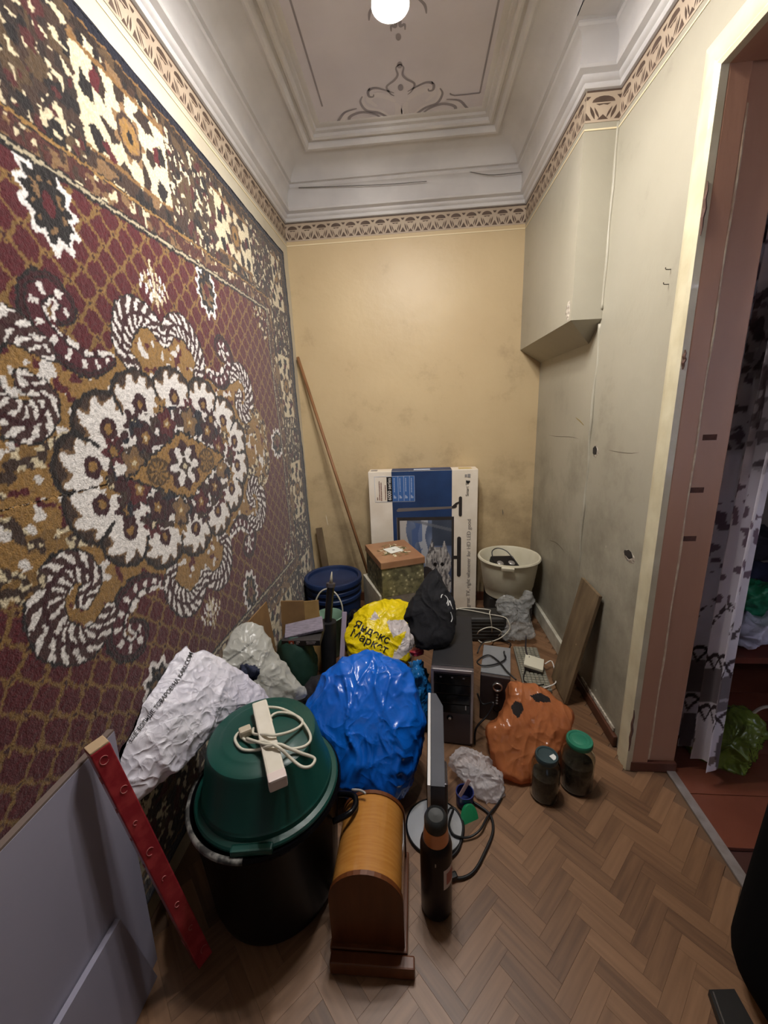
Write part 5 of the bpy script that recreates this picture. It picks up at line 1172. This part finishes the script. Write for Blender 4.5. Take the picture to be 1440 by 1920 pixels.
# small things by the monitor foot
B_=basis(Vector((.35,-.75,.55)),(1,0,0)); build(MB().lathe([(0,.004),(.036,.004),(.042,.002),(.045,-.003),(.045,-.010),(.042,-.011),(.041,-.004),(0,-.001)],ony(882,1540,1.175),B_,32,.8,1.25),'plastic_lid',M('lid_bright_green','1f7a4e',.35),label='oval bright green plastic lid on the floor beside the monitor foot',cat_='dish',auto=AUTO)  # loose oval lid lying on the floor
c=onz(872,1500,.03); build(MB().lathe([(0,.001),(.028,.001),(.033,.006),(.035,.06),(.031,.06),(.029,.008),(0,.006)],(c.x,c.y+.01,0)),'plastic_cup',M('cup_navy','1c2a66',.3),label='small navy blue plastic cup behind the green lid',cat_='cup',auto=AUTO)
beam(onz(858,1500,.012),ony(880,1462,1.27)+Vector((0,0,.0)),.014,.006,(1,0,0),M('stick_pinkish','a88a86',.5),'flat_stick',label='pale flat stick leaning on the crumpled clear bag',cat_='stick')

# ---------------------------------------------------------------- heap between carpet and tower
heap('stuffed_bag','dark green stuffed bag below the black boxed game','bag',(-.655,1.82,.195),(.115,.12,.205),M('green_dark','16332a',.6,col2='1d3d32',vscale=6,bump=.2,bscale=20),31,.02,6)
kx=thing('carton','flat black carton with an orange emblem lying on the dark green bag','carton',(-.66,1.80,.43))
kc_=ony(563,1204,1.76); KR=rotm(.1,0,.03); build(MB().box(kc_+Vector((0,.07,.0)),(.20,.14,.034),KR,.003),'carton_body',M('carton_charcoal','2e2b2b',.5,col2='383434',vscale=7),kx)
def KF(x,z,o=.001): return kc_+Vector((0,.07,0))+KR@Vector((x,-.07-o,z))
em=build(MB().poly([KF(-.062,-.015),KF(-.035,-.015),KF(-.035,.015),KF(-.062,.015)],.0006,(0,-1,0)),'emblem',M('emblem_orange','b5492c',.5),kx)
build(MB().poly([KF(-.0485+.006*math.cos(t),.007*math.sin(t),.002) for t in np.linspace(0,2*PI,9)[:-1]],.0004,(0,-1,0)),'emblem_mark',m_bw,em)
text_on('lettering','SONY\nPS4',m_bw,kx,lambda x,y:KF(-.012+x*.010,y*.010,.0015)) if False else None
mb=MB()
for x0,x1,z in ((-.025,-.005,.006),(-.025,-.010,-.005),(.03,.075,.005),(.03,.07,-.005)):
    x=x0
    while x<x1: mb.poly([KF(x,z,.0012),KF(x+.004,z,.0012),KF(x+.004,z+.006,.0012),KF(x,z+.006,.0012)],.0004,(0,-1,0)); x+=.0055
build(mb,'fine_print',m_bw,kx,kind='stuff')
build(MB().box(kc_+Vector((.0,.085,.033)),(.20,.11,.016),rotm(.14,-.12,.25),.003),'newspaper',M('paper_lilac','8f8794',.8,col2='6d6672',vscale=30,stretch=(1,8,1)),label='folded lilac-grey newspaper lying on the flat black carton',cat_='newspaper')
m_card=M('cardboard','8a6a44',.8,col2='755838',vscale=8)
beam((-.74,2.0,.01),(-.745,2.06,.46),.16,.012,(1,0,.0),m_card,'cardboard_sheet',label='brown cardboard sheet standing behind the newspaper',cat_='cardboard')
beam((-.62,2.04,.01),(-.64,2.12,.43),.09,.012,(1,.2,.0),M('cardboard_tan','9c7d4d',.8,col2='84673c',vscale=8),'cardboard_strip',label='narrow tan cardboard strip beside the mint pail',cat_='cardboard')
tri=[(455,1178),(500,1128),(509,1182)]; P=[onx(x,y,-.775) for x,y in tri]; low_=[Vector((-.75,P[2].y+.02,.02)),Vector((-.75,P[0].y-.02,.02))]
build(MB().poly([P[0],P[1],P[2]]+low_,.006,(-1,0,0)),'cardboard_flap',m_card,label='pointed brown cardboard flap leaning on the carpet border',cat_='cardboard')
# umbrella
ua=ony(615,1165,1.97); u0=Vector((ua.x-.012,1.93,.0)); ud=(ua-u0).normalized()
um=thing('umbrella','folded black umbrella standing upright among the bags','umbrella',u0)
build(MB().tube([u0+Vector((0,0,.045)),u0+ud*.16,ua],.047,16,1,rad=lambda t:.85+.15*t),'canopy',M('umbrella_black','101013',.6,col2='17171b',vscale=20),um,auto=AUTO)
ub=ony(620,1100,2.0); ud2=(ub-ua).normalized(); build(MB().tube([ua-ud2*.005,ua.lerp(ub,.45),ua.lerp(ub,.5),ub],.021,14,1),'shaft',m_blk,um,auto=AUTO)
build(MB().tube([ub,ub+ud2*.02],.025,14,1),'collar',m_gun,um,auto=AUTO); build(MB().tube([ub+ud2*.015,ub+ud2*.085],.011,12,1,rad=lambda t:1-.75*t),'tip',M('tip_bone','b4ac98',.4),um,smooth=True)
# mint pail
pc_=onz(616,1153,.27)
mp=thing('pail','small mint green pail with white arched handle beside the umbrella','pail',(pc_.x,pc_.y,0)); m_mint=M('mint_plastic','8fae9a',.5,col2='7e9e8a',vscale=7)
build(MB().lathe([(0,.002),(.07,.002),(.075,.01),(.09,.26),(.096,.268),(.092,.272),(.086,.26),(.07,.014),(0,.01)],(pc_.x,pc_.y,0)),'pail_body',m_mint,mp,auto=AUTO)
build(MB().tube([pc_+Vector(q) for q in ((-.092,0,-.01),(-.085,.005,.07),(-.045,.01,.15),(.01,.01,.175),(.06,.005,.14),(.09,0,.07),(.092,0,-.01))],.005,8,5),'handle',m_wcab,mp,smooth=True)
heap('crumpled_film','crumpled pale green film inside the mint pail','film',(pc_.x,pc_.y,.17),(.055,.055,.07),M('mint_film','8fb5a0',.4,col2='a9c9b4',vscale=14,bump=.5,bscale=40,ridged=True),33,.03,18)
o=beam(ony(641,1240,1.90),ony(646,1147,2.02),.028,.010,(1,0,0),M('lilac_plastic','978a9c',.45),'ice_scraper',.004,label='narrow lilac plastic slat standing beside the umbrella',cat_='slat')
heap('plastic_bag','shiny black plastic sack behind the yellow shopping bag','bag',(-.40,2.2,.15),(.05,.06,.16),M('black_film','141319',.2,col2='1c1b22',vscale=9,bump=.6,bscale=40,ridged=True),35,.03,16)
heap('plastic_bag','small light blue plastic bag squeezed against the tower','bag',(-.01,1.66,.17),(.05,.08,.18),M('blue_film_light','1560a0',.25,col2='2c78b8',vscale=9,bump=.5,bscale=30,ridged=True),36,.03,14)
heap('packet','small red foil packet between yellow bag and black bag','packet',ony(782,1222,1.72),(.035,.04,.022),M('packet_red','a82a3e',.3,col2='8c2032',vscale=20,bump=.3,bscale=30),37,.012,20)
heap('sack','dark sack filling the gap behind the blue bag','bag',(-.42,1.62,.13),(.16,.14,.14),M('sack_dark','1b1a1e',.7,col2='242228',vscale=8,bump=.4,bscale=30),38,.03,12)

# ---------------------------------------------------------------- black bag and box at the near side of the doorway
nb=build(MB().box((1.04,.70,.40),(.49,.32,.775),rotm(0,.04,.05),.15,8),'travel_bag',M('bag_black_matt','050506',.95,spec=.1),label='big smooth black bag standing at the door threshold',cat_='bag',smooth=True)
db=thing('flat_case','dark flat case with a bright metal edge lying on the floor by the black bag','case',(.80,.70,0))
dv=[(.735,.752),(.80,.757),(.80,.60),(.70,.60)]
build(MB().poly([(x-.005,y-.005,.004) for x,y in dv],.02,(0,0,1)),'case_body',M('case_dark','14110f',.5),db)
build(MB().tube([(.737,.742,.026),(.705,.60,.026)],.0022,6,1),'metal_edge',M('edge_bright','cfcac4',.2,.9),db)
